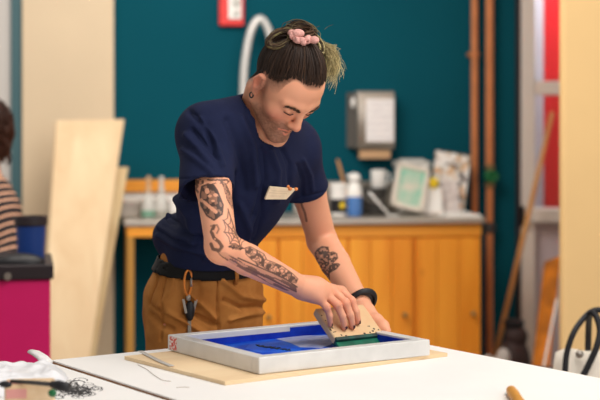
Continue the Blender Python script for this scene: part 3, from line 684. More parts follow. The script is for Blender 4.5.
def torso(F, g, k=.05):
    F.ell(Hh+V3(0, .012, -.07), (.124+g, .090+g, .12+g), Rp, k)                 # pelvis
    F.ell(Hh+(Nk-Hh)*.22+V3(-.005, .008, 0), (.112+g, .076+g, .15+g), Rc, k)
    F.ell(Hh+(Nk-Hh)*.62+V3(-.01, .012, 0), (.142+g, .098+g, .17+g), Rc, k)     # chest
    F.cap(shR*.82+Nk*.18-Uc*.02, shL*.82+Nk*.18-Uc*.02, .052+g, None, k)
    F.cap(shR+V3(.01, .01, .02), Nk+V3(-.01, .02, .0), .036+g, .046+g, .03); F.cap(shL+V3(-.005, -.01, .01), Nk+V3(.0, .02, -.01), .036+g, .046+g, .03)
# head frame
HS = .93; ya, pi_ = math.radians(41), math.radians(50)
fh = V3(math.sin(ya)*math.cos(pi_), -math.cos(ya)*math.cos(pi_), -math.sin(pi_)); lh = V3(math.cos(ya), math.sin(ya), 0); uh = np.cross(fh, lh)
Rh = np.stack([lh, fh, uh], 1); Hc = np.array(P(284.7, 85.5, 3.12))
def hd(l, f, u): return Hc+Rh @ (V3(l, f, u)*HS)
def hl(v): return (v-Hc) @ Rh/HS
def head(F):
    e = lambda c, r, k=.02, op='u': F.ell(hd(*c), np.array(r)*HS if not np.isscalar(r) else r*HS, Rh, k*HS, op)
    c_ = lambda a, b, ra, rb=None, k=.015, op='u': F.cap(hd(*a), hd(*b), ra*HS, (ra if rb is None else rb)*HS, k*HS, op)
    e((0, -.007, .035), (.072, .083, .083), .02)
    e((0, .03, .02), (.066, .058, .070), .03)
    e((0, .034, -.042), (.050, .046, .060), .025)
    for s_ in (-1, 1):
        c_((s_*.057, .0, -.056), (s_*.019, .068, -.094), .013, .0125, .022)
        e((s_*.044, .054, -.024), (.018, .019, .017), .022)                    # cheek bone
        c_((s_*.012, .087, .020), (s_*.046, .070, .018), .008, .008, .014)     # brow
        e((s_*.032, .092, .003), (.017, .014, .011), .010, 's')                # socket
        e((s_*.032, .074, .003), (.0150, .0140, .0120), .004)                  # lid over the eye
        c_((s_*.020, .086, -.005), (s_*.044, .078, -.003), .0018, .0016, .003, 's')
        e((s_*.0115, .092, -.036), (.0072, .0095, .0078), .006)                  # nostril wing
        e((s_*.0065, .0975, -.0435), (.003, .0045, .0035), .003, 's')
        # ear
        e((s_*.075, -.008, -.003), (.008, .018, .027), .006)
        e((s_*.082, -.006, .002), (.006, .010, .014), .004, 's')
        e((s_*.075, .000, -.027), (.006, .008, .009), .005)
        c_((s_*.079, -.014, .018), (s_*.080, -.023, -.004), .004, .004, .003)
        c_((s_*.079, -.014, .018), (s_*.078, -.001, .021), .004, .004, .003)
    c_((-.008, .078, -.095), (.008, .078, -.095), .0148, .0148, .018)                   # chin
    c_((0, .085, .014), (0, .1025, -.027), .0072, .0090, .013)                  # nose bridge
    e((0, .1045, -.033), (.0095, .0095, .0088), .007)
    e((0, .074, -.062), (.026, .014, .016), .02)                              # mouth mound
    c_((-.020, .078, -.0610), (0, .0885, -.0575), .0028, .0045, .006); c_((.020, .078, -.0610), (0, .0885, -.0575), .0028, .0045, .006)
    c_((-.016, .078, -.0695), (.0, .0865, -.0705), .0034, .0055, .006); c_((.016, .078, -.0695), (.0, .0865, -.0705), .0034, .0055, .006)
    c_((-.022, .081, -.0645), (0, .0925, -.0636), .0018, .002, .003, 's'); c_((.022, .081, -.0645), (0, .0925, -.0636), .0018, .002, .003, 's')
    F.chain([Nk+V3(.0, .0, -.03), Nk*.5+hd(0, -.02, -.035)*.5, hd(0, -.015, -.035)], [.056, .047, .046], .010)
    F.cap(hd(-.045, -.03, -.04), Nk+V3(-.034, .022, -.004), .024, .030, .015)
# hands --------------------------------------------------------
qo = np.array(QB); Q1 = np.array(q1); QT = np.array(qt); QN = np.array(qn)
def on_block(px, py, off):
    d = V3((px-300)/FPX, 1, -(py-HOR)/FPX); o_ = V3(0, 0, CAMZ); t = ((qo+QN*off-o_) @ QN)/(d @ QN); return o_+d*t
fingersR = []   # (mcp, pip, dip, tip, radius)
mcpR = [np.array(P(320, 299, 3.085)), np.array(P(326.5, 294.5, 3.105)), np.array(P(334, 291.5, 3.128)), np.array(P(341.5, 291.0, 3.155))]
tips = [(330.5, 325), (344.5, 327.5), (352.5, 326.5), (358.0, 322)]
for i, (m_, tp) in enumerate(zip(mcpR, tips)):
    r_ = (.0072, .0082, .0086, .0084)[i]
    tip = on_block(*tp, r_*.85); mid = m_*.5+tip*.5+QN*(.014, .018, .018, .016)[i]+V3(-.002, 0, 0)
    dip = mid*.42+tip*.58+QN*.005
    fingersR.append((m_, mid, dip, tip, r_))
def arms(F, inside=0.0):
    g = inside
    # right arm
    F.cap(shR+V3(.01, .01, -.005), shR*.5+elR*.5, .046, .037, .008); F.cap(shR*.5+elR*.5, elR, .037, .033, .008)
    F.ell(elR+V3(.002, -.004, -.008), (.031, .031, .030), None, .008)
    F.cap(elR, elR*.68+wrR*.32, .0325, .0335, .012); F.cap(elR*.68+wrR*.32, wrR, .0335, .0245, .005)
    # left arm
    F.cap(shL+V3(-.01, 0, -.005), shL*.5+elL*.5, .047, .040, .008); F.cap(shL*.5+elL*.5, elL, .040, .036, .008)
    F.cap(elL, elL*.62+wrL*.38, .037, .036, .01); F.cap(elL*.62+wrL*.38, wrL, .036, .0255, .005)
def hand_right(F):
    palmc = wrR*.5+(mcpR[1]+mcpR[2])*.25
    for m_ in mcpR: F.cap(wrR+(m_-wrR)*.1, m_, .021, .0115, .012)
    F.ell(palmc+QN*.002, .026, None, .02)
    for m_, p_, d_, t_, r_ in fingersR:
        F.chain([m_*.8+wrR*.2, m_, p_, d_, t_], [r_*1.1, r_*1.28, r_*1.12, r_*1.0, r_*.86], .0035)
        F.ell(p_, r_*1.22, None, .004)
    # thumb runs along the back of the block towards the left hand
    th = [wrR*.65+mcpR[3]*.35+V3(.008, .012, -.008), mcpR[3]+V3(.0, .03, -.018), qo+Q1*.075+QT*.085-QN*(QD+.012), qo+Q1*.098+QT*.065-QN*(QD+.011)]
    F.chain(th, [.017, .0125, .0105, .0085], .006)
mcpL = [None]*4
def hand_left(F):
    # palm on the right end of the block, fingers behind it, thumb over the end towards the camera
    ed = qo+Q1*(QW+.004)
    pc = ed+QT*.066-QN*.032+Q1*.011
    F.chain([wrL, wrL*.45+pc*.55, pc], [.0255, .024, .024], .012)
    F.ell(pc, .028, Rq_np, .012)
    for i in range(4):
        a = pc+QT*(.018-.017*i)-QN*.012
        k_ = ed-Q1*.004+QT*(.080-.019*i)-QN*(QD+.014)
        p_ = ed-Q1*.032+QT*(.074-.019*i)-QN*(QD+.013); t_ = ed-Q1*.055+QT*(.068-.018*i)-QN*(QD+.0105)
        r_ = (.0084, .0086, .0082, .0072)[i]
        F.chain([a, k_, p_, t_], [r_*1.4, r_*1.25, r_*1.1, r_*.85], .004)
    F.chain([pc+QN*.004, ed+Q1*.012+QT*.055-QN*.012, ed+Q1*.013+QT*.032-QN*.006, ed+Q1*.010+QT*.012-QN*.002], [.019, .0145, .0125, .0095], .008)
    F.ell(ed+Q1*.011+QT*.030-QN*.014, (.013, .017, .016), None, .01)
Rq_np = np.stack([Q1, QT, QN], 1)
F = Field((-.42, 2.84, .0), (.25, 3.64, 1.58), .0034)
torso(F, -.012); 
for hp, kn, an in ((hipR, knR, anR), (hipL, knL, anL)):
    F.cap(hp, kn, .066, .05, .03); F.cap(kn, an, .05, .035, .02); F.cap(an+V3(0, 0, -.02), an+Fp*.13+V3(0, 0, -.045), .03, .026, .03)
F.plane((0, 0, .02), (0, 0, -1))
head(F)
G = Field((-.42, 2.84, .75), (.30, 3.64, 1.45), .0034)   # arms apart so they never blend into the trunk
arms(G); hand_right(G); hand_left(G)
# bring the arms into the body grid
ia = np.round((G.o-F.o)/F.h).astype(int); G.o = F.o+ia*F.h
G = Field(F.o+np.array([0, 0, 220])*F.h, F.o+np.array([0, 0, 220])*F.h+np.array([.66, .80, .70]), F.h)
arms(G); hand_right(G); hand_left(G)
n_ = np.minimum(np.array(G.n), np.array(F.n)-np.array([0, 0, 220]))
a_ = F.V[:n_[0], :n_[1], 220:220+n_[2]]; g_ = G.V[:n_[0], :n_[1], :n_[2]]
hh_ = np.clip(.5+.5*(a_-g_)/.02, 0, 1)
near_sh = None
F.V[:n_[0], :n_[1], 220:220+n_[2]] = np.minimum(a_, g_)
bv, bf = F.mesh(2)
del G
# keep the one connected figure; refine the forearms and face for the drawn skin
fc = bv[bf].mean(1); 
def seg3(p, a, b):
    d = b-a; t = np.clip(((p-a) @ d)/(d @ d), 0, 1); return np.linalg.norm(p-a-t[:, None]*d, axis=1)
armsel = np.minimum.reduce([seg3(fc, shR, elR), seg3(fc, elR, wrR), seg3(fc, shL, elL), seg3(fc, elL, wrL)]) < .065
armsel &= fc[:, 2] < 1.30
hsel = (np.linalg.norm(fc-Hc, axis=1) < .16)
bv2, newf, keep, key = subdiv(bv, bf, armsel | hsel)
polys = newf.tolist()
used = set(k for e in key for k in e)
touch = np.isin(keep, np.fromiter(used, int)).any(1)
polys += keep[~touch].tolist()
for q in keep[touch].tolist():
    p = []
    for i in range(4):
        a, b_ = q[i], q[(i+1) % 4]; p.append(a); m_ = key.get((min(a, b_), max(a, b_)))
        if m_ is not None: p.append(m_)
    polys.append(p)
lens = np.array([len(p) for p in polys]); flat = np.array([i for p in polys for i in p], np.int32)
me = bpy.data.meshes.new('body'); me.vertices.add(len(bv2)); me.vertices.foreach_set('co', bv2.astype(np.float32).ravel())
me.loops.add(len(flat)); me.loops.foreach_set('vertex_index', flat); me.polygons.add(len(polys))
me.polygons.foreach_set('loop_start', np.concatenate([[0], np.cumsum(lens)[:-1]]).astype(np.int32)); me.polygons.foreach_set('use_smooth', np.ones(len(polys), bool)); me.update(); me.validate()
N = len(me.vertices); co = np.zeros(N*3, np.float32); me.vertices.foreach_get('co', co); co = co.reshape(-1, 3).astype(float)
no = np.zeros(N*3, np.float32); me.vertex_normals.foreach_get('vector', no); no = no.reshape(-1, 3)
px, py = project(co); vd = co-V3(0, 0, CAMZ); facing = (no*vd).sum(1) < 0
# ---- tattoos
dR = np.minimum(seg3(co, shR, elR), seg3(co, elR, wrR)); dL = np.minimum(seg3(co, shL, elL), seg3(co, elL, wrL))
tU = ((co-elR) @ (wrR-elR))/((wrR-elR) @ (wrR-elR))
onR = (dR < .07) & facing & (co[:, 0] < .02) & (tU < .93); onL = (dL < .06) & facing & (co[:, 0] > -.01) & (co[:, 1] > 3.15)
ink = np.zeros(N); pxy = np.stack([px, py], 1)
nz1 = vnoise(pxy/1.5, 1); nz2 = vnoise(pxy/2.6, 2); nz3 = vnoise(pxy/np.array([5., 1.4]), 3)
def fill(sel, poly, a): m_ = sel & in_poly(px, py, poly); ink[m_] = np.maximum(ink[m_], (a[m_] if hasattr(a, '__len__') else a))
def stroke(sel, pl, wd, a=.85):
    d = seg_dist(px, py, pl); v = a*np.clip((wd-d)/.5+.5, 0, 1); ink[sel] = np.maximum(ink[sel], v[sel])
def clear(sel, c, r):
    m_ = sel & (np.hypot((px-c[0])/r[0], (py-c[1])/r[1]) < 1); ink[m_] *= .12
coffin = [(202, 186.5), (206, 185), (213, 184.5), (217, 190), (223, 205), (222, 214), (214, 220), (207, 215.5), (201, 205), (200.5, 194)]
fill(onR, coffin, .62+.3*(nz2 > .5)); stroke(onR, coffin+coffin[:1], .9, .9)
for c, r in (((207, 191), (2.2, 3)), ((210, 196), (2, 1.6)), ((215.5, 195), (2.2, 1.8)), ((213, 201), (2, 1.2))): clear(onR, c, r)
for a, b_ in (((201, 200), (216, 212)),):
    d = seg_dist(px, py, [a, b_]); ink[onR & (d < 1.7)] *= .1
stroke(onR, [(202, 202.5), (212, 213), (216, 216)], .6, .6)
fill(onR, [(192, 179), (232, 179), (226, 185), (218, 183), (208, 185), (198, 184)], .8*(nz2 > .48))
stroke(onR, [(195, 183), (197.5, 186), (195.5, 189), (198, 192)], 1.1, .7)
fill(onR, [(221, 181), (226, 183), (231, 194), (234, 205), (232.5, 210), (227, 200)], .5+.3*(nz1 > .55))
stroke(onR, [(214, 226), (211.5, 232), (214, 238), (219, 242), (222, 246.5), (219, 250.5), (213, 249), (211, 244)], 1.7, .8)
for c in ((215, 239), (219, 247), (213, 231)): clear(onR, c, (.9, .9))
stroke(onR, [(211, 226), (217, 225), (219, 229), (217, 233)], .9, .6)
cx, cy = 236, 234     # web over the elbow crease
spk = [(228, 209), (223, 220), (224, 232), (230, 244), (241, 248), (246, 240)]
for s_ in spk: stroke(onR, [(cx, cy), s_], .55, .8)
for f_ in (.35, .65, .95):
    ring = [(cx+(a-cx)*f_, cy+(b_-cy)*f_) for a, b_ in spk]
    for a, b_ in zip(ring, ring[1:]): stroke(onR, [a, ((a[0]+b_[0])/2*.85+cx*.15, (a[1]+b_[1])/2*.85+cy*.15), b_], .5, .75)
leaf = [(228, 246.5), (233, 243.8), (240, 245.5), (245, 248.5), (240, 250), (233, 249.2)]
fill(onR, leaf, .6+.3*(nz1 > .5)); stroke(onR, [(229, 247), (244, 248.5)], .5, .9)
flw = [(245, 248), (250, 246.5), (257, 250), (264, 254), (267, 260), (273, 262), (282, 266), (292, 273), (298, 279), (296, 283), (288, 281), (278, 275), (268, 270), (262, 266), (258, 264), (252, 260), (246, 254)]
fill(onR, flw, np.where(nz2 > .56, .85, np.where(nz1 > .5, .5, .06))); stroke(onR, flw+flw[:1], .5, .7)
for c in ((250, 252), (256, 257), (272, 266), (282, 271), (291, 278)): stroke(onR, [(c[0]+2.6*math.cos(a), c[1]+2.2*math.sin(a)) for a in np.linspace(0, 2*PI, 9)], .45, .85)
stroke(onR, [(256, 262), (258, 266)], .8, .8)
band = [(217, 252), (227, 252.5), (236, 258), (246, 265), (258, 268), (267, 271), (280, 275), (296, 286), (297, 292.5), (284, 290), (270, 284), (258, 277), (246, 271.5), (232, 263.5), (222, 257.5)]
fill(onR, band, np.where(vnoise(np.stack([(px*.5+py*.86)/1.6*0+(py-.52*px)/1.5, px/9], 1), 5) > .42, .72, .2))
stroke(onR, [(238, 258), (252, 264), (268, 271), (284, 278), (297, 287)], .7, .85); stroke(onR, [(246, 268), (262, 275), (280, 284), (296, 291.5)], .8, .8)
coil = [(315, 253), (318, 249), (322, 246.6), (328, 247.3), (329, 253), (333, 252), (336.5, 253.6), (337.5, 258), (333, 262.5), (332, 264), (337.7, 263.6), (339.6, 264.6), (336, 269), (332, 271), (329, 273), (329.5, 282), (325, 279), (321, 274), (317.5, 263)]
fill(onL, coil, np.where(nz1 > .42, .88, .35)); stroke(onL, coil+coil[:1], .6, .85)
stroke(onL, [(319, 252), (325, 251), (327, 256), (322, 259), (319, 264), (325, 265), (331, 259)], .5, .1)
for c, r in (((323.5, 266), (1.6, 1.2)), ((332, 257), (1.5, 1.3)), ((321, 256), (1.2, 1.2))): clear(onL, c, r)
stroke(onL, [(300, 199), (302, 206), (305, 213), (306.5, 221)], 1.1, .7)
# the far side of the right forearm carries soft dark work as well
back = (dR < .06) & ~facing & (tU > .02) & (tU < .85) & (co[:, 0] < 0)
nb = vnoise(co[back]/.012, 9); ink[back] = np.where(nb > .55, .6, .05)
# ---- skin tone fields
H_ = hl(co); inh = np.linalg.norm(H_, axis=1) < .2
red = np.zeros(N); stub = np.zeros(N)
def blob(c, r, a, arr): arr[:] = np.maximum(arr, a*np.exp(-(((H_-np.array(c))/np.array(r))**2).sum(1)))
for s_ in (-1, 1): blob((s_*.045, .065, -.03), (.025, .03, .022), .5, red); blob((s_*.078, -.012, 0), (.014, .03, .035), .6, red)
blob((0, .11, -.036), (.014, .016, .014), .4, red)
def sd3(a, b): return seg3(H_, V3(*a), V3(*b))
lipd = np.minimum.reduce([sd3((s_*x0, .079, u0), (0, .0885, u1)) for s_ in (-1, 1) for x0, u0, u1 in ((.020, -.0610, -.0575), (.016, -.0695, -.0705))]); lip = lipd < .0058; red[lip] = np.maximum(red[lip], .55)
mouthd = np.minimum(sd3((-.021, .080, -.0645), (0, .0905, -.0636)), sd3((.021, .080, -.0645), (0, .0905, -.0636)))
jaw = np.clip((-.030-H_[:, 2])/.025, 0, 1)*np.clip((H_[:, 1]+.005)/.02, 0, 1)*inh; jaw *= np.clip((H_[:, 2]+.070+.55*H_[:, 1])/.010, 0, 1)
stub = np.maximum(stub, .8*jaw*(.6+.4*vnoise(H_/.004, 4))); stub[lip] = 0; stub = np.maximum(stub, .85*np.exp(-(mouthd/.0022)**2)*inh)
mst = inh & (np.abs(H_[:, 0]) < .026) & (H_[:, 1] > .078) & (H_[:, 2] < -.043) & (H_[:, 2] > -.053); stub[mst] = np.maximum(stub[mst], .6)
thrf = [-.12, -.05, -.028, -.012, .012, .03, .048, .066, .1]; thrv = [-.055, -.040, .000, .030, .034, .040, .050, .074, .086]
def hair_thr(f, l):
    f = np.asarray(f); l = np.asarray(l)
    return np.interp(f, thrf, thrv)+.024*np.exp(-((np.abs(l)-.047)/.016)**2)*np.clip((f-.015)/.03, 0, 1)
thr = hair_thr(H_[:, 1], H_[:, 0])
side = inh & (np.abs(H_[:, 0]) > .035) & (H_[:, 1] < .05) & (np.abs(H_[:, 0]) < .0745+.02*(H_[:, 1] > .02)+.02*(H_[:, 2] > .032))
fade = np.clip((H_[:, 2]-(thr-.034))/.034, 0, 1); stub = np.maximum(stub, np.where(side, .85*fade*(.65+.35*vnoise(H_/.003, 6)), 0))
burn = inh & (np.abs(H_[:, 0]) > .05) & (H_[:, 1] > .004) & (H_[:, 1] < .028) & (H_[:, 2] > -.03) & (H_[:, 2] < .04); stub = np.maximum(stub, inh*(np.abs(H_[:, 0]) > .045)*.75*np.exp(-((H_[:, 1]-.013)/.013)**2)*np.clip((.05-H_[:, 2])/.02, 0, 1)*np.clip((H_[:, 2]+.075)/.075, 0, 1)*(.7+.3*vnoise(H_/.003, 8)))
he = inh & (H_[:, 1] > .02) & (H_[:, 2] > thr-.010); stub[he] = np.maximum(stub[he], .8*np.clip((H_[he, 2]-thr[he]+.010)/.012, 0, 1))
for m_, p_, d_, t_, r_ in fingersR:
    for q, a in ((m_, .5), (p_, .55), (t_, .5)): red = np.maximum(red, a*np.exp(-((co-q)**2).sum(1)/.012**2))
red = np.maximum(red, .35*np.exp(-((co-elR)**2).sum(1)/.03**2))
# nails: dark polish on the fingertips
nail = np.zeros(N)
for m_, p_, d_, t_, r_ in fingersR:
    dirn = unit(t_-d_); upn = unit(QN-dirn*(QN @ dirn)); c = t_+upn*r_*.75+dirn*r_*.15; sd = np.cross(dirn, upn)
    q = co-c; nail = np.maximum(nail, ((np.abs(q @ dirn) < .0052) & (np.abs(q @ sd) < .0044) & ((q @ upn) > -.005)).astype(float))
ca = me.color_attributes.new('skin_marks', 'FLOAT_COLOR', 'POINT')
ca.data.foreach_set('color', np.stack([np.clip(red, 0, 1), np.clip(stub, 0, 1), np.clip(ink, 0, 1), 1-nail], 1).astype(np.float32).ravel())
def mixn(nt, a, bcol, fac):
    mx = nt.nodes.new('ShaderNodeMix'); mx.data_type = 'RGBA'
    nt.links.new(fac, mx.inputs[0])
    if isinstance(a, tuple): mx.inputs[6].default_value = (*a, 1)
    else: nt.links.new(a, mx.inputs[6])
    if isinstance(bcol, tuple): mx.inputs[7].default_value = (*bcol, 1)
    else: nt.links.new(bcol, mx.inputs[7])
    return mx.outputs[2]
skin = bpy.data.materials.new('skin'); skin.use_nodes = True; nt = skin.node_tree; bs = nt.nodes['Principled BSDF']
at = nt.nodes.new('ShaderNodeAttribute'); at.attribute_name = 'skin_marks'; sep = nt.nodes.new('ShaderNodeSeparateColor'); nt.links.new(at.outputs['Color'], sep.inputs[0])
c = mixn(nt, lin('#e6a381'), lin('#cc6a55'), sep.outputs[0]); c = mixn(nt, c, lin('#4a3226'), sep.outputs[1]); c = mixn(nt, c, lin('#1f1e20'), sep.outputs[2])
inv = nt.nodes.new('ShaderNodeMath'); inv.operation = 'SUBTRACT'; inv.inputs[0].default_value = 1; nt.links.new(at.outputs['Alpha'], inv.inputs[1]); c = mixn(nt, c, lin('#3a1620'), inv.outputs[0])
nt.links.new(c, bs.inputs['Base Color']); bs.inputs['Roughness'].default_value = .5; bs.inputs['Specular IOR Level'].default_value = .35
bs.inputs['Subsurface Weight'].default_value = .12; bs.inputs['Subsurface Radius'].default_value = (.010, .004, .002); bs.inputs['Subsurface Scale'].default_value = .6
body = mlink('body', me, skin)
# ---------------------------------------------------------------- clothes
def cloth_obj(name, v, f, m): return mlink(name, np_mesh(name, v, f), m)
def folds(v, f, lines, sel=None):
    n = vnormals(v, f); x, y = project(v); fac = ((n*(v-V3(0, 0, CAMZ))).sum(1) < 0); d = np.zeros(len(v))
    for pl, wd, a in lines:
        q = seg_dist(x, y, pl); d += 1.9*a*np.exp(-(q/wd)**2)
    return v+n*(d*fac)[:, None]
T = Field((-.40, 2.90, .94), (.14, 3.60, 1.46), .0036)
g = .012
torso(T, g, .05)
# loose cloth that bags out over the belt
up_w = unit(V3(0, 0, 1)+Fp*.16)
wc = Hh+V3(.0, .0, .02)
T.ell(wc-Fp*.018+V3(.0, .0, .045), (.117, .086, .060), np.stack([Lp, unit(np.cross(up_w, Lp)), up_w], 1), .035)
T.ell(np.array(P(176, 236, 3.40)), (.05, .05, .045), None, .04)
T.ell(Hh+(Nk-Hh)*.55+Fch*.045+V3(.0, 0, -.01), (.10, .055, .11), Rc, .05)   # front hangs forward
hemR, hemL = shR+(elR-shR)*.49, shL+(elL-shL)*.43; aR, aL = unit(elR-shR), unit(elL-shL)
T.cap(shR+V3(.004, .01, -.004), shR+(elR-shR)*.75+V3(-.026, .012, .006), .060, .059, .04); T.cap(shL+V3(-.012, 0, -.006), shL+(elL-shL)*.7, .060, .056, .04)
T.cap(shR*.6+Nk*.4+V3(0, 0, .0), shR, .05, .058, .03)
D0 = T.V.copy(); T.V = np.maximum(D0, -(D0+.0085))
# sleeve ends, neck opening and lower edge
sl_, X, Y, Z = T.win(T.o, T.o+T.h*T.n)
for sh, he, ax in ((shR, hemR, aR), (shL, hemL, aL)):
    t = (X-he[0])*ax[0]+(Y-he[1])*ax[1]+(Z-he[2])*ax[2]
    rad = np.sqrt(np.maximum((X-he[0])**2+(Y-he[1])**2+(Z-he[2])**2-t*t, 0)); m_ = rad < .098
    T.V = np.where(m_ & (t > -.02), np.maximum(T.V, t.astype(np.float32)), T.V)
def cutcap(a, b, ra, rb):
    T.cap(a, b, ra, rb, 0, 's')
nkd = unit(hd(0, -.02, -.06)-Nk); fnk = unit(Fc0*.8+Fp*.2)
cutcap(Nk-nkd*.01+fnk*.004, Nk+nkd*.12+fnk*.02, .060, .085)
T.ell(Nk+fnk*.034-Lc*.013+V3(0, 0, -.010), (.056, .056, .052), None, 0, 's'); T.ell(Nk-Lc*.036+fnk*.010+V3(0, 0, .016), (.046, .046, .040), None, 0, 's')
T.plane(wc-up_w*.012, -up_w)
sv, sf = T.mesh(2)
lines = [([(190, 112), (205, 125), (214, 150)], 3, -.004), ([(186, 135), (198, 148), (210, 165)], 3, .004), ([(192, 130), (206, 145), (219, 160)], 2.2, -.004),
 ([(183, 150), (196, 160), (212, 174)], 2.5, .0035), ([(200, 118), (215, 140), (222, 165)], 2.5, .004), ([(228, 120), (240, 150), (245, 190)], 4, -.005), ([(240, 118), (252, 145), (256, 185)], 3.5, .005),
 ([(270, 150), (278, 170), (276, 200)], 3, .005), ([(262, 150), (265, 180), (255, 215)], 3, -.005), ([(283, 150), (290, 165), (290, 185)], 2.2, -.004), ([(228, 180), (232, 210), (222, 245)], 4, -.004),
 ([(175, 195), (190, 215), (195, 240)], 4, .006), ([(166, 215), (185, 232), (205, 240)], 3, -.007), ([(160, 236), (178, 246), (205, 252)], 3, .006), ([(178, 190), (200, 215), (215, 235)], 3.5, -.005),
 ([(160, 228), (176, 236), (196, 240)], 2.2, .005), ([(240, 205), (250, 230), (248, 255)], 3.5, .005), ([(262, 190), (262, 215), (252, 240)], 3, -.005), ([(205, 258), (225, 255), (242, 258)], 2.5, .004),
 ([(303, 160), (310, 175), (312, 190)], 2, .003), ([(298, 165), (303, 180), (302, 195)], 2, -.003),
 ([(178.5, 178.2), (205, 178.5), (230, 178.5)], .8, -.0016), ([(295, 199), (322, 192)], .8, -.0016), ([(244, 100), (249, 118), (259, 136), (268, 147), (280, 149)], .9, -.0016)]
sv = folds(sv, sf, lines)
nn = vnormals(sv, sf); wob = vnoise(sv/np.array([.05, .05, .09]), 21)-.5; sv = sv+nn*(wob*.006)[:, None]
M['navy'] = mat('navy_cotton', '#1a203c', .85, spec=.15, var=.06, vscale=60, bump=.25, bscale=900)
shirt = cloth_obj('tshirt', sv, sf, M['navy'])
# collar band
ring = []
bt = BVHTree.FromPolygons([tuple(q) for q in sv], sf.tolist())
# trousers
Pn = Field((-.46, 3.14, .04), (.06, 3.66, 1.10), .0042)
Pn.ell(Hh-Fp*.008+V3(0, .010, -.07), (.134, .096, .15), Rp, .02); Pn.ell(Hh-Fp*.006, (.120, .085, .10), Rp, .02)
Pn.ell(Hh-Lp*.05-Fp*.055+V3(0, 0, -.12), (.085, .075, .09), Rp, .04); Pn.ell(Hh+Lp*.05-Fp*.055+V3(0, 0, -.12), (.085, .075, .09), Rp, .04)
for hp, kn, an, s_ in ((hipR, knR, anR, -1), (hipL, knL, anL, 1)):
    Pn.cap(hp+V3(0, 0, .02), kn, .080, .070, .02); Pn.cap(kn, an+V3(0, 0, -.02), .074, .068, .02)
Pd = Pn.V.copy()
Pn.plane(wc+up_w*.012, up_w); Pn.plane((0, 0, .075), (0, 0, -1))
pv, pf = Pn.mesh(2)
pl = [([(160, 262), (156, 285), (150, 304), (160, 312)], .9, -.004), ([(176, 272), (172, 290), (160, 306)], 2.5, .004), ([(168, 268), (163, 290), (160, 340)], 1.0, -.003), ([(218, 272), (217, 300), (219, 335)], 1.0, -.0035),
 ([(222, 280), (240, 296), (262, 300)], 2.5, .005), ([(224, 300), (242, 308), (264, 306)], 2.2, -.005), ([(190, 295), (205, 308), (215, 318)], 2.5, .005), ([(186, 312), (204, 320), (217, 326)], 2.2, -.005),
 ([(168, 312), (185, 322), (205, 334)], 2.5, .005), ([(150, 315), (160, 325), (172, 330)], 2.5, -.005), ([(230, 320), (250, 314), (266, 312)], 2, .004), ([(196, 278), (200, 292), (196, 310)], 2.5, -.003)]
pv = folds(pv, pf, pl); nn = vnormals(pv, pf); pv = pv+nn*((vnoise(pv/np.array([.05, .05, .05]), 31)-.5)*.008)[:, None]
M['tan'] = mat('tan_canvas', '#a0642e', .85, spec=.15, col2='#bb7f42', vscale=14, bump=.3, bscale=700)
trousers = cloth_obj('trousers', pv, pf, M['tan'])
# belt: a band around the trousers just below the shirt edge
sl_, X, Y, Z = Pn.win(Pn.o, Pn.o+Pn.h*Pn.n)
bc = wc-up_w*.022; t = np.abs((X-bc[0])*up_w[0]+(Y-bc[1])*up_w[1]+(Z-bc[2])*up_w[2])-.017
Pn.V = np.maximum(np.maximum(Pd-.007, -(Pd-.001)), t.astype(np.float32)); ev, ef = Pn.mesh(4)
belt = cloth_obj('belt', ev, ef, mat('black_belt', '#0e0c0a', .5, spec=.2))
btp = BVHTree.FromPolygons([tuple(q) for q in ev], ef.tolist())
def hit(px_, py_, tree):
    d = Vector(((px_-300)/FPX, 1, -(py_-HOR)/FPX)).normalized(); return tree.ray_cast(Vector((0, 0, CAMZ)), d)
bts = BVHTree.FromPolygons([tuple(q) for q in pv], pf.tolist())
off = Vector((-.22, 3.40, 0))
def mobj(b, name, m, **kw):
    o = b.build(name, m, None, **kw); o.parent = man; o.matrix_parent_inverse = Matrix.Translation(-off); return o
def drape(pts, tree, lift): 
    out = []
    for q in pts:
        h_ = hit(*q, tree)
        if h_[0] is not None: out.append(h_[0]+h_[1]*lift)
    return out
for a in (((159, 246), (155.5, 262)), ((193, 258), (190.5, 277)), ((236, 268), (235, 284))):
    p = drape([a[0]], btp, .002)+drape([a[1]], bts, .003)
    if len(p) == 2:
        nrm = (p[0]-Vector(Hh)); nrm.z = 0
        mobj(B().tube([p[0]+Vector((0, 0, .012)), p[0], p[0].lerp(p[1], .6)+nrm.normalized()*.003, p[1]], .0065, 8, flat=.45, up=nrm), 'belt_loop', M['tan'], smooth=True)
# shoes
for an in (anR, anL):
    b = B(); c = Vector(an); c.z = 0; f_ = Vector(Fp)
    R_ = Matrix((Vector(Lp), f_, Vector((0, 0, 1)))).transposed()
    b.ball(c+f_*.05+Vector((0, 0, .045)), (.045, .13, .045), R_).ball(c-f_*.01+Vector((0, 0, .075)), (.042, .055, .06), R_); b.box(c+f_*.05+Vector((0, 0, .012)), (.085, .25, .024), R_)
    mobj(b, 'shoe', M['black'], smooth=True)
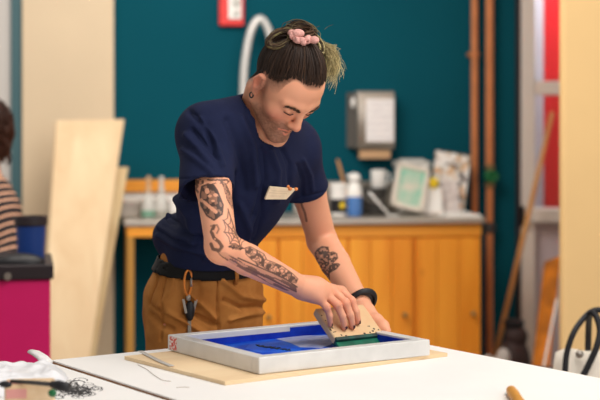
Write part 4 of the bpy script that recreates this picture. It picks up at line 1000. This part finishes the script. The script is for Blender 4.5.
# wristwatch on the left wrist
ax = unit(wrL-elL); c = wrL+ax*.010; e1_ = unit(np.cross(ax, V3(0, 0, 1))); e2_ = np.cross(ax, e1_)
wt = mobj(B().tube([Vector(c+e1_*math.cos(a)*.0305+e2_*math.sin(a)*.0305) for a in np.linspace(0, 2*PI, 32, endpoint=False)], .0085, 8, closed=True, flat=.35, up=None), 'wristwatch', M['black'], smooth=True)
dd = unit(V3(.75, -.5, .35)-ax*(V3(.75, -.5, .35) @ ax)); d2_ = np.cross(ax, dd)
mobj(B().tube([Vector(c+(dd*math.cos(a)+d2_*math.sin(a))*(.032+.010*max(0, math.cos(a))**2)+ax*.004) for a in np.linspace(-1.5, 1.5, 16)], .0065, 8, flat=.3), 'watch_strap', M['black'], smooth=True)
cc = c-dd*.034; mobj(B().cyl(Vector(cc+dd*.004), Vector(cc-dd*.006), .018, .016, 24), 'watch_case', M['black'], smooth='auto')
# name badge on the chest
hs_ = [hit(*q, bt) for q in ((266, 197), (284, 197), (291, 189), (271, 188), (279, 193), (275, 198), (283, 187))]
n_b = sum((h[1] for h in hs_), Vector()).normalized(); ctr = hs_[4][0]; lift = max((h[0]-ctr).dot(n_b) for h in hs_)+.003
def on_plane(px_, py_):
    d = Vector(((px_-300)/FPX, 1, -(py_-HOR)/FPX)); o_ = Vector((0, 0, CAMZ)); return o_+d*((ctr+n_b*lift-o_).dot(n_b)/d.dot(n_b))
base = [on_plane(*q) for q in ((264.2, 198.6), (285.5, 198.6), (295, 188.3), (269.2, 186))]
b = B(); lo = [b.bm.verts.new(p) for p in base]; hi = [b.bm.verts.new(p+n_b*.004) for p in base]
b.bm.faces.new(lo); b.bm.faces.new(hi)
for k in range(4): b.bm.faces.new((lo[k], lo[(k+1) % 4], hi[(k+1) % 4], hi[k]))
badge = mobj(b, 'name_badge', mat('badge_wood', '#f0d9b6', .5, var=.05, vscale=90)); badge['label'] = 'pale wooden slanted name badge'
b = B()
for f1, f2, g1, g2 in ((.28, .30, .12, .62), (.52, .545, .06, .78), (.70, .72, .10, .7)):
    for u0 in np.arange(g1, g2, .085):
        q = lambda u, v: (base[0].lerp(base[1], u)).lerp(base[3].lerp(base[2], u), v)+n_b*.0042
        vs = [b.bm.verts.new(q(*s_)) for s_ in ((u0, f1), (u0+.06, f1), (u0+.06, f2), (u0, f2))]; b.bm.faces.new(vs)
o = mobj(b, 'badge_marks', mat('badge_line', '#b08a64', .7))
px_ = base[2].lerp(base[3], .25); mobj(B().ball(px_+n_b*.006, (.005, .005, .004)).ball(base[2]+n_b*.004, (.0045, .004, .004)).ball(px_+n_b*.005+Vector((-.004, 0, .005)), (.0035, .0035, .0035)), 'badge_star', mat('orange_pin', '#e0884a', .5), smooth=True)
# earring
er = hd(-.079, .000, -.036); mobj(B().tube([Vector(er+fh*.006*math.cos(a)+uh*.006*math.sin(a)) for a in np.linspace(0, 2*PI, 14, endpoint=False)], .0016, 6, closed=True), 'earring', M['black'], smooth=True)
# key carabiner hanging from the belt loop
kp = drape([(188, 280)], bts, .012)[0]; kz = Vector((0, 0, 1)); kr = Vector(Lp)
key_t = thing('key_carabiner', 'orange carabiner with a black key fob hanging at the tan trousers', 'key carabiner', kp-kz*.09)
def ko(v): return v-(kp-kz*.09)
lp_ = [kp+kr*(x*.001)+kz*(z*.001) for x, z in ((-3, 22), (-8, 14), (-11, -4), (-8, -26), (-2, -36), (4, -30), (9, -10), (9, 8), (5, 20))]
B().tube([ko(v) for v in smooth_path(lp_+lp_[:1], 30)[:-1]], .0028, 8, closed=True).build('clip', mat('orange_clip', '#e58a3c', .3, metal=.5), key_t, smooth=True)
B().tube([ko(kp+kr*.008+kz*z) for z in (.004, -.016)], .0032, 8).build('clip_gate', M['steel'], key_t, smooth=True)
B().ball(ko(kp-kz*.041), (.006, .006, .008)).build('swivel', M['steel'], key_t, smooth=True)
B().ball(ko(kp-kz*.072+kr*.004), (.011, .010, .024)).build('key_fob', M['black'], key_t, smooth=True)
B().box(ko(kp-kz*.066+kr*.016), (.007, .004, .04), Matrix.Rotation(.25, 3, 'Y')).box(ko(kp-kz*.060-kr*.010), (.006, .004, .034), Matrix.Rotation(-.2, 3, 'Y')).build('key', M['steel'], key_t, .001)
B().box(ko(kp-kz*.112+kr*.003), (.008, .003, .05)).build('lanyard_tail', mat('grey_tape', '#8c8378', .6), key_t, .001)
# ---------------------------------------------------------------- hair
HR = np.array([.075, .087, .0865]); HCc = np.array([0, -.010, .035])
class Strands:
    def __init__(s): s.v = []; s.f = []; s.c = []; s.n = 0
    def add(s, pts, rad, col0, col1, sides=4):
        pts = np.asarray(pts); N = len(pts); d = np.gradient(pts, axis=0); d /= np.maximum(np.linalg.norm(d, axis=1), 1e-9)[:, None]
        a = np.cross(d, V3(.3, .5, .81)); a /= np.maximum(np.linalg.norm(a, axis=1), 1e-9)[:, None]; b_ = np.cross(d, a)
        th = np.arange(sides)*2*PI/sides; rr_ = rad*np.interp(np.linspace(0, 1, N), [0, .15, .85, 1], [.7, 1, 1, .5])
        V = pts[:, None, :]+rr_[:, None, None]*(a[:, None, :]*np.cos(th)[None, :, None]+b_[:, None, :]*np.sin(th)[None, :, None])
        s.v.append(V.reshape(-1, 3)); t = np.linspace(0, 1, N)[:, None]; C = np.array(col0)*(1-t)+np.array(col1)*t
        s.c.append(np.repeat(C, sides, 0)); i = np.arange(N-1)[:, None]*sides; k = np.arange(sides)[None, :]; k2 = (k+1) % sides
        s.f.append((np.stack([i+k, i+k2, i+sides+k2, i+sides+k], -1).reshape(-1, 4))+s.n); s.n += N*sides
    def surf(s, v, f, col): s.v.append(v); s.f.append(f+s.n); s.c.append(np.tile(col, (len(v), 1))); s.n += len(v)
    def build(s, name, m):
        me = np_mesh(name, np.concatenate(s.v), np.concatenate(s.f)); ca = me.color_attributes.new('hair_colour', 'FLOAT_COLOR', 'POINT')
        C = np.concatenate(s.c); ca.data.foreach_set('color', np.concatenate([C, np.ones((len(C), 1))], 1).astype(np.float32).ravel()); return mlink(name, me, m)
hm = bpy.data.materials.new('hair'); hm.use_nodes = True; nt = hm.node_tree; bs = nt.nodes['Principled BSDF']
at = nt.nodes.new('ShaderNodeAttribute'); at.attribute_name = 'hair_colour'; nt.links.new(at.outputs['Color'], bs.inputs['Base Color']); bs.inputs['Roughness'].default_value = .48; bs.inputs['Specular IOR Level'].default_value = .22
DK, DK2, BR, OL, BL = [np.array(lin(c)) for c in ('#20150f', '#3a281d', '#5e4430', '#8a7e52', '#dcc892')]
K = Strands()
# under layer: the scalp itself, lifted a little
q = hl(bv); bn = vnormals(bv, bf); th_ = hair_thr(q[:, 1], q[:, 0]); okv = (q[:, 2] > th_+.010) & (np.linalg.norm(q, axis=1) < .19) & (np.abs(q[:, 0]) < .0735+.02*(q[:, 2] > .03)); cf = bf[okv[bf].all(1)]
uq, iv = np.unique(cf, return_inverse=True); K.surf(bv[uq]+bn[uq]*.0018, iv.reshape(-1, 4), DK)
hv_ = np.linalg.norm(bv-Hc, axis=1) < .17; hfc = bf[hv_[bf].all(1)]; uqh, ivh = np.unique(hfc, return_inverse=True)
HB = BVHTree.FromPolygons([tuple(p) for p in bv[uqh]], ivh.reshape(-1, 4).tolist())
def scalp(d):
    o_ = Vector(Hc+Rh @ (HCc*HS)); v = Vector(Rh @ (HR*d)).normalized(); h_ = HB.ray_cast(o_+v*.16, -v)
    return (np.array(h_[0]), np.array(v)) if h_[0] is not None else (np.array(o_+v*.085), np.array(v))
bun = V3(0, -.066, .132)                    # head-local
db = unit((bun-HCc)/HR)
u_ = unit(np.cross(db, V3(1, 0, 0))); w_ = np.cross(db, u_)
hr_ = random.Random(11)
for k in range(2000):
    ph = hr_.uniform(0, 2*PI); side_d = u_*math.cos(ph)+w_*math.sin(ph); jr = hr_.gauss(0, .0025); root = None
    for tt in np.linspace(.3, 2.6, 60):
        d = db*math.cos(tt)+side_d*math.sin(tt); p = HCc+HR*d
        if p[2] < hair_thr(p[1], p[0])+.002+jr: break
        root = tt
    if root is None: continue
    t0 = root*(1.0 if k % 3 == 0 else math.sqrt(hr_.uniform(.1, 1)))-hr_.uniform(0, .05); off_ = hr_.uniform(.0, .05); amp = hr_.uniform(0, .035); jit = hr_.gauss(0, .05)
    pts = []
    for x in np.linspace(0, 1, 12):
        tt = t0*(1-x)+.10*x; a = ph+jit*math.sin(x*PI)
        d = db*math.cos(tt)+(u_*math.cos(a)+w_*math.sin(a))*math.sin(tt)
        sp, sd_ = scalp(d); pts.append(sp+sd_*(.0008+.006*off_/.05*x**.6+.004*amp/.035*math.sin(PI*x)+.006*x**3))
    c0 = DK*.7+DK2*.3 if hr_.random() < .68 else (DK2 if hr_.random() < .85 else DK2*.5+BR*.5); K.add(pts, hr_.uniform(.0007, .0012), c0*hr_.uniform(.7, 1.2), c0*hr_.uniform(.8, 1.3))
# bun: loops of hair pulled through the tie
bc_ = hd(*bun); 
def loop(cen, ax1, ax2, r1, r2, n, spread, cols, rad=(.0008, .0014), arc=2*PI):
    for k in range(n):
        j = np.array([hr_.gauss(0, spread) for _ in range(3)]); s1x, s2x = hr_.uniform(.75, 1.1), hr_.uniform(.75, 1.1); a0 = hr_.uniform(-.3, .3)
        pts = [cen+j+ax1*math.cos(a)*r1*s1x+ax2*math.sin(a)*r2*s2x for a in np.linspace(a0, a0+arc, 22)]
        c = cols[hr_.randrange(len(cols))]*hr_.uniform(.7, 1.25); K.add(pts, hr_.uniform(*rad), c, cols[hr_.randrange(len(cols))])
sx = V3(1, 0, 0); sz = V3(0, 0, 1); sy = V3(0, 1, 0)
ptc = lambda x, y, dy=0.0: np.array(P(x, y, bc_[1]+dy))
loop(ptc(280, 38, -.022), unit(sx*.9+sz*.45+sy*.2), unit(sz*.8-sx*.3+sy*.3), .030, .018, 70, .0022, [OL*.7, DK2, BR, DK2])          # big loop at the left
loop(ptc(281.5, 39, -.010), unit(sx+sz*.3), unit(sz-sx*.3), .022, .012, 60, .003, [DK, DK2])
loop(ptc(300, 33, .012), unit(sx-sz*.15), unit(sz+sy*.4), .030, .020, 110, .004, [DK2, DK2, DK, BR, OL*.7])
loop(ptc(300, 34, -.004), unit(sx), unit(sy+sz*.5), .026, .020, 70, .004, [DK2, DK2, BR])
loop(ptc(314, 43, .01), unit(sx*.7-sz*.7), unit(sz*.7+sx*.5+sy*.4), .024, .013, 60, .003, [OL, BR, BL, DK2])
loop(ptc(310, 52, .02), unit(sx*.5-sz*.85), unit(sx*.7+sz*.4+sy*.5), .028, .014, 50, .004, [BR, DK2])
# frizzy blond tail falling at the right
for k in range(700):
    st = ptc(314+hr_.gauss(0, 3), 45+hr_.gauss(0, 3), .03+hr_.gauss(0, .01)); en = ptc(330+hr_.gauss(0, 5.5), 69+hr_.gauss(0, 9), .05+hr_.gauss(0, .015)); md = ptc(336+hr_.gauss(0, 5), 49+hr_.gauss(0, 4.5), .045+hr_.gauss(0, .015))
    fr_, ph, am = hr_.uniform(2, 6), hr_.uniform(0, 6), hr_.uniform(.001, .0055); pts = []
    for x in np.linspace(0, 1, 20):
        p = st*(1-x)**2+2*md*x*(1-x)+en*x*x; pts.append(p+am*x*(sx*math.sin(fr_*2*PI*x+ph)+sz*math.cos(fr_*2*PI*x+ph)+sy*math.sin(fr_*5*x)))
    c = (BL*1.15 if hr_.random() < .75 else OL)*hr_.uniform(.75, 1.2); K.add(pts, hr_.uniform(.00025, .0005), (BR if hr_.random() < .45 else OL), c)
for k in range(14):   # loose flyaways
    st = ptc(300+hr_.gauss(0, 12), 32+hr_.gauss(0, 4), hr_.gauss(0, .01)); d = unit(V3(hr_.gauss(0, 1), hr_.gauss(0, .5), hr_.uniform(.0, 1))); pts = [st+d*.022*x+V3(.006*x*x, 0, -.006*x*x) for x in np.linspace(0, 1, 8)]
    K.add(pts, .0004, OL, BR)
hair = K.build('hair', hm)
# scrunchie
pts = []; rad = []
sc_c = ptc(300, 37.5, -.022)
for k in range(60):
    a = 2*PI*k/60; pts.append(Vector(sc_c+unit(sx*.95-sz*.25)*math.cos(a)*.0185+unit(sz*.45+sy*.9)*math.sin(a)*.014+V3(0, 0, .003*math.sin(7*a)))); rad.append(.0068+.0024*math.sin(9*a)+.0016*math.sin(17*a+1))
mobj(B().tube(pts, rad, 12, closed=True).ball(ptc(314, 40, -.026), (.0115, .009, .0085)).ball(ptc(298, 33.5, -.030), (.014, .009, .010)), 'scrunchie', mat('pink_scrunchie', '#d59c92', .8, var=.12, vscale=90, bump=.5, bscale=300), smooth=True)
# brows and lashes
for s_ in (-1, 1):
    K2 = Strands()
    for k in range(85):
        x = hr_.random(); p = np.array([s_*(.012+.036*x), .0945-.016*x*x, .0125+.006*math.sin(x*2.4)+hr_.gauss(0, .0019)])
        d = np.array([s_*.008, -.002, .002-.004*x]); pts = [hd(*(p+d*y+np.array([0, .0012, 0]))) for y in (0, .5, 1)]; K2.add(pts, .0006, DK2, BR)
    K2.build('eyebrow', hm); K2 = Strands()
    me_p = [hd(s_*(.018+.027*x), .0880-.006*abs(x-.35)-.009*max(0, x-.5), -.0042-.0018*math.sin(PI*x)+.001*x) for x in np.linspace(0, 1, 14)]
    K2.add(me_p, .0012, DK, DK); K2.build('eyelashes', hm)
# ---------------------------------------------------------------- person behind the cart at the left edge
Y2 = 5.72; p2 = P(-22, 240, Y2)
w2 = thing('person', 'person with dark curly hair in a striped top at the left edge', 'person', (p2.x, p2.y, 0))
o2 = np.array([p2.x, p2.y, 0]); G2 = lambda px_, py_, dy=0: np.array(P(px_, py_, Y2+dy))-o2
def put2(name, v, f, m): return link(name, np_mesh(name, v, f), m, w2)
hc2 = G2(-17, 128); sc2 = 1417/Y2
Bd = Field((-.32, -.42, 0), (.30, .30, 1.6), .0055)
keep_ = (Hc, Rh, HS, Nk)
f2 = unit(V3(-.86, -.45, -.22)); l2_ = unit(np.cross(V3(0, 0, 1), f2)); Hc, Rh, HS, Nk = hc2, np.stack([l2_, f2, np.cross(f2, l2_)*-1], 1), .95, hc2+V3(0, .02, -.17)
if Rh[2, 2] < 0: Rh[:, 2] *= -1
head(Bd); Hc, Rh, HS, Nk = keep_
Bd.cap(hc2+V3(0, 0, -.08), hc2+V3(0, .02, -.20), .05, .06, .03)
sh2 = G2(3, 212); el2 = G2(8, 262, -.08); wr2 = el2+V3(-.12, -.20, .0); shm = V3(-2*G2(-22, 0)[0], 0, 0)
ch2 = V3(0, .02, 1.0); cx2 = hc2[0]
Bd.ell((cx2, .03, .95), (.15, .10, .22), None, .04); Bd.ell((cx2, .03, .72), (.16, .12, .14), None, .05)
sl2 = V3(2*cx2-sh2[0], sh2[1], sh2[2]); ell2 = V3(2*cx2-el2[0], el2[1], el2[2]); wl2 = ell2+V3(.10, -.20, .0)
for a, b_, c in ((sh2, el2, wr2), (sl2, ell2, wl2)):
    Bd.cap(a, b_, .045, .038, .03); Bd.cap(b_, c, .038, .026, .02); Bd.ell(c+V3(0, -.05, 0), (.035, .06, .018), None, .015)
    for k in range(4): Bd.cap(c+V3(-.024+.016*k, -.09, 0), c+V3(-.026+.017*k, -.15+.01*abs(k-1.5), -.02), .009, .007, .004)
    Bd.cap(c+V3(.03, -.04, 0), c+V3(.05, -.09, -.01), .011, .008, .006)
for s_ in (-1, 1):
    Bd.cap((cx2+s_*.09, .03, .66), (cx2+s_*.10, .06, .38), .085, .06, .04); Bd.cap((cx2+s_*.10, .06, .38), (cx2+s_*.10, .08, .06), .055, .04, .03); Bd.cap((cx2+s_*.10, .08, .045), (cx2+s_*.11, -.09, .035), .04, .034, .03)
v, f = Bd.mesh(2); put2('body', v, f, mat('skin_tone', '#d09c7c', .5))
T2 = Field((-.34, -.30, .55), (.32, .30, 1.3), .007)
T2.ell((cx2, .03, .95), (.150, .112, .235), None, .04); T2.ell((cx2, .03, .74), (.175, .135, .15), None, .05)
for a, b_, c in ((sh2, el2, wr2), (sl2, ell2, wl2)):
    T2.cap(a+V3(0, 0, .005), b_, .062, .056, .04); T2.cap(b_, b_*.4+c*.6, .055, .045, .02); T2.cap(a, V3(cx2, .03, a[2]+.05), .055, .05, .04)
T2.plane((0, 0, .62), (0, 0, -1)); v, f = T2.mesh(2)
sm = bpy.data.materials.new('striped_knit'); sm.use_nodes = True; nt = sm.node_tree; bs = nt.nodes['Principled BSDF']; bs.inputs['Roughness'].default_value = .85
wv = nt.nodes.new('ShaderNodeTexWave'); wv.bands_direction = 'Z'; wv.inputs['Scale'].default_value = 9.8; wv.inputs['Distortion'].default_value = .8; wv.inputs['Detail Scale'].default_value = 1.2; wv.inputs['Detail'].default_value = 0
tc = nt.nodes.new('ShaderNodeTexCoord'); mp = nt.nodes.new('ShaderNodeMapping'); mp.inputs['Rotation'].default_value = (.3, .38, 0); nt.links.new(tc.outputs['Object'], mp.inputs[0]); nt.links.new(mp.outputs[0], wv.inputs[0])
r = nt.nodes.new('ShaderNodeValToRGB'); r.color_ramp.elements[0].position = .82; r.color_ramp.elements[0].color = (*lin('#211518'), 1); r.color_ramp.elements[1].position = .90; r.color_ramp.elements[1].color = (*lin('#dfa989'), 1)
nt.links.new(wv.outputs[0], r.inputs[0]); nt.links.new(r.outputs[0], bs.inputs['Base Color']); put2('striped_top', v, f, sm)
L2 = Field((-.32, -.30, .05), (.30, .30, .75), .009)
for s_ in (-1, 1): L2.cap((cx2+s_*.09, .03, .66), (cx2+s_*.10, .06, .38), .105, .08, .04); L2.cap((cx2+s_*.10, .06, .38), (cx2+s_*.10, .08, .08), .08, .07, .03)
v, f = L2.mesh(2); put2('trousers', v, f, M['darkgrey'])
K3 = Strands(); r3 = random.Random(4)
Hf = Field(hc2-.18, hc2+.2, .006); Hf.ell(hc2+V3(.012, .014, .040), (.090, .094, .094), None, .0); Hf.ell(hc2+V3(.045, .035, -.065), (.062, .062, .075), None, .03); hv, hf = Hf.mesh(1); K3.surf(hv, hf, np.array(lin('#2c1a14')))
for k in range(420):
    a = r3.uniform(0, 2*PI); z0 = r3.uniform(-.1, 1); rr_ = math.sqrt(max(0, 1-z0*z0)); d = V3(rr_*math.cos(a), rr_*math.sin(a), z0)
    if d @ f2 > .40 and z0 < .40: continue
    st = hc2+V3(.012, .03, .02)+d*V3(.092, .096, .11); L_ = r3.uniform(.08, .17); ph = r3.uniform(0, 6); pts = []
    for x in np.linspace(0, 1, 16): pts.append(st+V3(d[0]*.012, d[1]*.012, -L_*x)+.007*V3(math.cos(ph+9*x), math.sin(ph+9*x), 0)*(.4+x)-V3(d[0], d[1], 0)*.03*x*x)
    K3.add(pts, r3.uniform(.003, .005), np.array(lin('#3b231a'))*r3.uniform(.7, 1.3), np.array(lin('#4e2c1e')))
me = np_mesh('hair', np.concatenate(K3.v), np.concatenate(K3.f)); ca = me.color_attributes.new('hair_colour', 'FLOAT_COLOR', 'POINT'); C = np.concatenate(K3.c)
ca.data.foreach_set('color', np.concatenate([C, np.ones((len(C), 1))], 1).astype(np.float32).ravel()); link('hair', me, hm, w2)
# ---------------------------------------------------------------- tote bag on a stool at the right
Yt = 4.1; c = P(591, 380, Yt); top = CAMZ-(352-HOR)*Yt/FPX
st = thing('wooden_stool', 'low wooden stool under the cream tote bag', 'stool', (c.x+.03, c.y, 0)); sz_ = top-.30
B().box((0, 0, sz_-.015), (.36, .32, .03)).build('seat', M['stick'], st, .008)
for x in (-.14, .14):
    for y in (-.12, .12): B().cyl((x*1.1, y*1.1, 0), (x, y, sz_-.03), .018, .016).build('leg', M['stick'], st, smooth='auto')
for y in (-.125, .125): B().cyl((-.145, y, sz_*.45), (.145, y, sz_*.45), .011).build('stretcher', M['stick'], st, smooth='auto')
tb = thing('tote_bag', 'cream canvas tote bag with black straps beside the cream wall', 'tote bag', (c.x+.03, c.y, sz_))
b = B(); n = 28; rings = []
for z, wx, wy in ((0, .13, .06), (.03, .14, .07), (.15, .145, .065), (.26, .135, .045), (.30, .13, .035), (.302, .122, .027), (.27, .12, .03)):
    rings.append([b.bm.verts.new((wx*math.copysign(abs(math.cos(a))**.6, math.cos(a))*(1+.03*math.sin(3*a+z*20)), wy*math.copysign(abs(math.sin(a))**.7, math.sin(a)), z+.012*math.sin(2*a)*(z > .2))) for a in np.linspace(0, 2*PI, n, endpoint=False)])
for a, b_ in zip(rings, rings[1:]):
    for k in range(n): b.bm.faces.new((a[k], a[(k+1) % n], b_[(k+1) % n], b_[k]))
b.bm.faces.new(rings[0][::-1]); b.bm.faces.new(rings[-1])
b.build('bag_body', mat('cream_canvas', '#f2e8d8', .9, var=.05, vscale=20, bump=.3, bscale=200), tb, smooth=True)
def tb_(px_, py_, dy): p = P(px_, py_, Yt+dy); return (p.x-c.x-.03, p.y-c.y, p.z-sz_)
B().tube(smooth_path([tb_(565, 372, -.075), tb_(567, 352, -.07), tb_(574, 332, -.065), tb_(584, 318, -.05), tb_(593, 311, -.04), tb_(604, 311, -.04), tb_(618, 322, -.05), tb_(624, 350, -.07)], 40), .0085, 8, flat=.35, up=(0, 1, 0)).build('strap', M['black'], tb, smooth=True)
B().tube(smooth_path([tb_(583, 376, -.082), tb_(590, 362, -.08), tb_(597, 346, -.078), tb_(600, 330, -.07), tb_(596, 316, -.06), tb_(590, 314, -.05), tb_(588.5, 330, .02), tb_(588, 352, .03)], 40), .0095, 8, flat=.35, up=(0, 1, 0)).build('strap', M['black'], tb, smooth=True)
B().ball(tb_(579.5, 354, -.06), (.012, .008, .012)).build('snap_button', M['steel'], tb, smooth=True)
# ---------------------------------------------------------------- small things on the tables
TT = TZ+.0002; TL = TZ-.007
def lay(name, lab, cat, px_, py_, z=TT, rz=0, group=None): p = PZ(px_, py_, z); return thing(name, lab, cat, p, rz, group), p
# crumpled white plastic at lower left
def crumple(name, lab, pts, hgt, seed, m):
    P3 = [PZ(*q, TL) for q in pts]; cen = sum(P3, Vector())/len(P3); cen.z = TL+.0002; b = B(); bm = b.bm
    poly = [((p-cen).x, (p-cen).y) for p in P3]; xs = [p[0] for p in poly]; ys = [p[1] for p in poly]; nx, ny = 70, 70; grid = {}
    X, Y = np.meshgrid(np.linspace(min(xs), max(xs), nx), np.linspace(min(ys), max(ys), ny), indexing='ij'); ins = in_poly(X.ravel(), Y.ravel(), poly).reshape(X.shape)
    pt = np.stack([X.ravel(), Y.ravel()], 1); e = seg_dist(X.ravel(), Y.ravel(), poly+poly[:1]); rid = 1-np.abs(2*vnoise(pt/.045+9, seed)-1); rid2 = 1-np.abs(2*vnoise(pt/.018, seed+1)-1)
    z = (np.clip(e/.03, 0, 1)*(hgt*rid**2*.8+hgt*.25*rid2+hgt*.3)).reshape(X.shape)+.0015
    for i in range(nx):
        for j in range(ny):
            if ins[i, j]: grid[i, j] = bm.verts.new((X[i, j], Y[i, j], z[i, j]))
    for i in range(nx-1):
        for j in range(ny-1):
            q = [(i, j), (i+1, j), (i+1, j+1), (i, j+1)]
            if all(k in grid for k in q): bm.faces.new([grid[k] for k in q])
    o = b.build(name, m, None, smooth=True); o.location = cen; s_ = o.modifiers.new('thick', 'SOLIDIFY'); s_.thickness = .001; s_.offset = 1
    return o
M['film'] = mat('white_plastic_film', '#efeef0', .35, spec=.5)
o = crumple('plastic_bag', 'crumpled white plastic bag spread over the lower left table', [(-60, 372), (-20, 368), (30, 367), (52, 364), (66, 374), (70, 381), (55, 392), (20, 396), (-30, 404), (-80, 400)], .016, 3, M['film']); tag(o, 'crumpled white plastic bag spread over the lower left table', 'plastic bag')
p = PZ(47, 366, TL); q = PZ(34, 359, TL); d = q-p; d.z = 0
o = B().tube([(0, 0, .008), (d.x*.35, d.y*.35, .013), (d.x*.6-.006, d.y*.6, .018), (d.x*.75-.014, d.y*.75, .020)], [.013, .013, .012, .009], 10, flat=.5).build('plastic_spatula_tip', M['white'], None, smooth=True); o.location = p
o.name = 'plastic_spatula'; tag(o, 'short white plastic spatula poking up from the crumpled bag', 'spatula')
t, p = lay('wood_block', 'pale wooden sanding block with pink smear on the plastic bag', 'wood block', 30, 404, TL+.018, .15)
B().box((0, 0, .02), (.085, .06, .04)).build('block_body', mat('block_wood', '#dcb98e', .6, col2='#e6c9a4', vscale=30), t, .004)
B().box((-.022, -.0305, .024), (.035, .001, .016)).box((-.024, -.012, .0405), (.03, .03, .001)).build('pink_smear', mat('pink_ink', '#dd9a92', .6), t)
t, p = lay('palette_knife', 'dark palette knife lying across the wooden block', 'palette knife', 37, 383.5, TL+.062, -.45)
B().tube([(-.055, 0, .0), (.0, 0, .001), (.035, 0, .001)], [.003, .004, .004], 8).build('knife_blade', M['darkgrey'], t, smooth=True)
B().tube([(.03, 0, .001), (.045, 0, .0), (.066, 0, -.002)], [.006, .0095, .008], 10).build('knife_handle', M['black'], t, smooth=True)
B().ball((-.058, -.012, -.004), (.013, .008, .006)).build('knife_tip', M['black'], t, smooth=True)
B().ball((.045, -.018, -.010), (.008, .006, .007)).build('green_dab', M['greenv'], t, smooth=True)
# scribbled print in black ink
b = B(); r3 = random.Random(8); TT0 = TT; TT = TL+.0002; cpt = PZ(76, 390.5, TT)
m = bpy.data.materials.new('scribble_sheet'); m.use_nodes = True
rel = lambda px_, py_: PZ(px_, py_, TT)-cpt
t = thing('ink_print', 'test print with a black scribble on white paper beside the seam', 'print', cpt)
b.prism([(rel(*q).x, rel(*q).y) for q in ((48, 383), (80, 379.5), (104, 390), (100, 401), (60, 404), (44, 396))], (0, 0, .0012), (1, 0, 0), (0, 1, 0), (0, 0, .0008)); b.build('paper_sheet', M['paper'], t)
b = B()
for k in range(60):
    a0 = r3.uniform(0, 6.28); cx_, cy_ = r3.gauss(74, 11), r3.gauss(391.5, 3.4); pts = []
    for x in np.linspace(0, 1, 14):
        pts.append(rel(cx_+7*math.cos(a0+7*x)*(.4+.6*x)+5*x, cy_+2.3*math.sin(a0+7*x)*(.4+.6*x))+Vector((0, 0, .0024)))
    b.tube(pts, r3.uniform(.0008, .0018), 5, flat=.5)
tag(b.build('ink_scribble', M['black'], t, smooth=True), None); TT = TT0
# clear tape strip and bent wire over the edge of the board
pts = [PZ(*q, TZ+.010) for q in ((138, 360.5), (147, 365), (155, 371), (163, 375.5), (171, 376.5))]
o = B().tube([v-pts[0] for v in smooth_path(pts, 24)], .0008, 6).build('bent_wire', M['whitetrim'], None, smooth=True); o.location = pts[0]; o.location.z = TZ+.0010; tag(o, 'thin grey bent wire lying at the left corner of the board', 'wire')
pts = [PZ(*q, TZ) for q in ((140, 355.5), (150, 361), (161, 366.5), (172, 371))]; b = B()
up = smooth_path(pts, 20); rows = []
for i, v in enumerate(up):
    d = (up[min(i+1, 19)]-up[max(0, i-1)]).normalized(); s_ = Vector((-d.y, d.x, 0))*.0055; rows.append((b.bm.verts.new(v-up[0]-s_+Vector((0, 0, .0105))), b.bm.verts.new(v-up[0]+s_+Vector((0, 0, .0105)))))
for a, c_ in zip(rows, rows[1:]): b.bm.faces.new((a[0], a[1], c_[1], c_[0]))
o = b.build('clear_strip', M['clear'], None, smooth=True); o.location = up[0]; o.modifiers.new('thick', 'SOLIDIFY').thickness = .0008; tag(o, 'clear plastic strip lying across the left corner of the board', 'plastic strip')
t, p = lay('curled_wire', 'tiny curl of pale wire on the white table before the board', 'wire', 183, 388)
B().tube([(-.012, 0, .001), (-.006, .004, .001), (0, .003, .001), (.006, .005, .001), (.012, .001, .001)], .0008, 6).build('wire_curl', M['whitetrim'], t, smooth=True)
# brush at the bottom edge
p0, p1 = PZ(508, 392, TZ), PZ(527, 418, TZ); d = p1-p0; L_ = d.length
t = thing('paint_brush', 'small wooden handled brush lying at the bottom edge of the table', 'brush', (p0.x, p0.y, TT), math.atan2(d.y, d.x))
B().tube([(0, 0, .004), (.014, 0, .006), (.030, 0, .009)], [.0015, .0045, .0065], 10).build('brush_tip', mat('brush_tip', '#6f6848', .8), t, smooth=True)
B().tube([(.028, 0, .009), (.045, 0, .0105), (.07, 0, .0105), (L_+.05, 0, .008)], [.007, .0095, .010, .0075], 12).build('brush_handle', mat('brush_wood', '#c98a34', .5, var=.1, vscale=40), t, smooth=True)
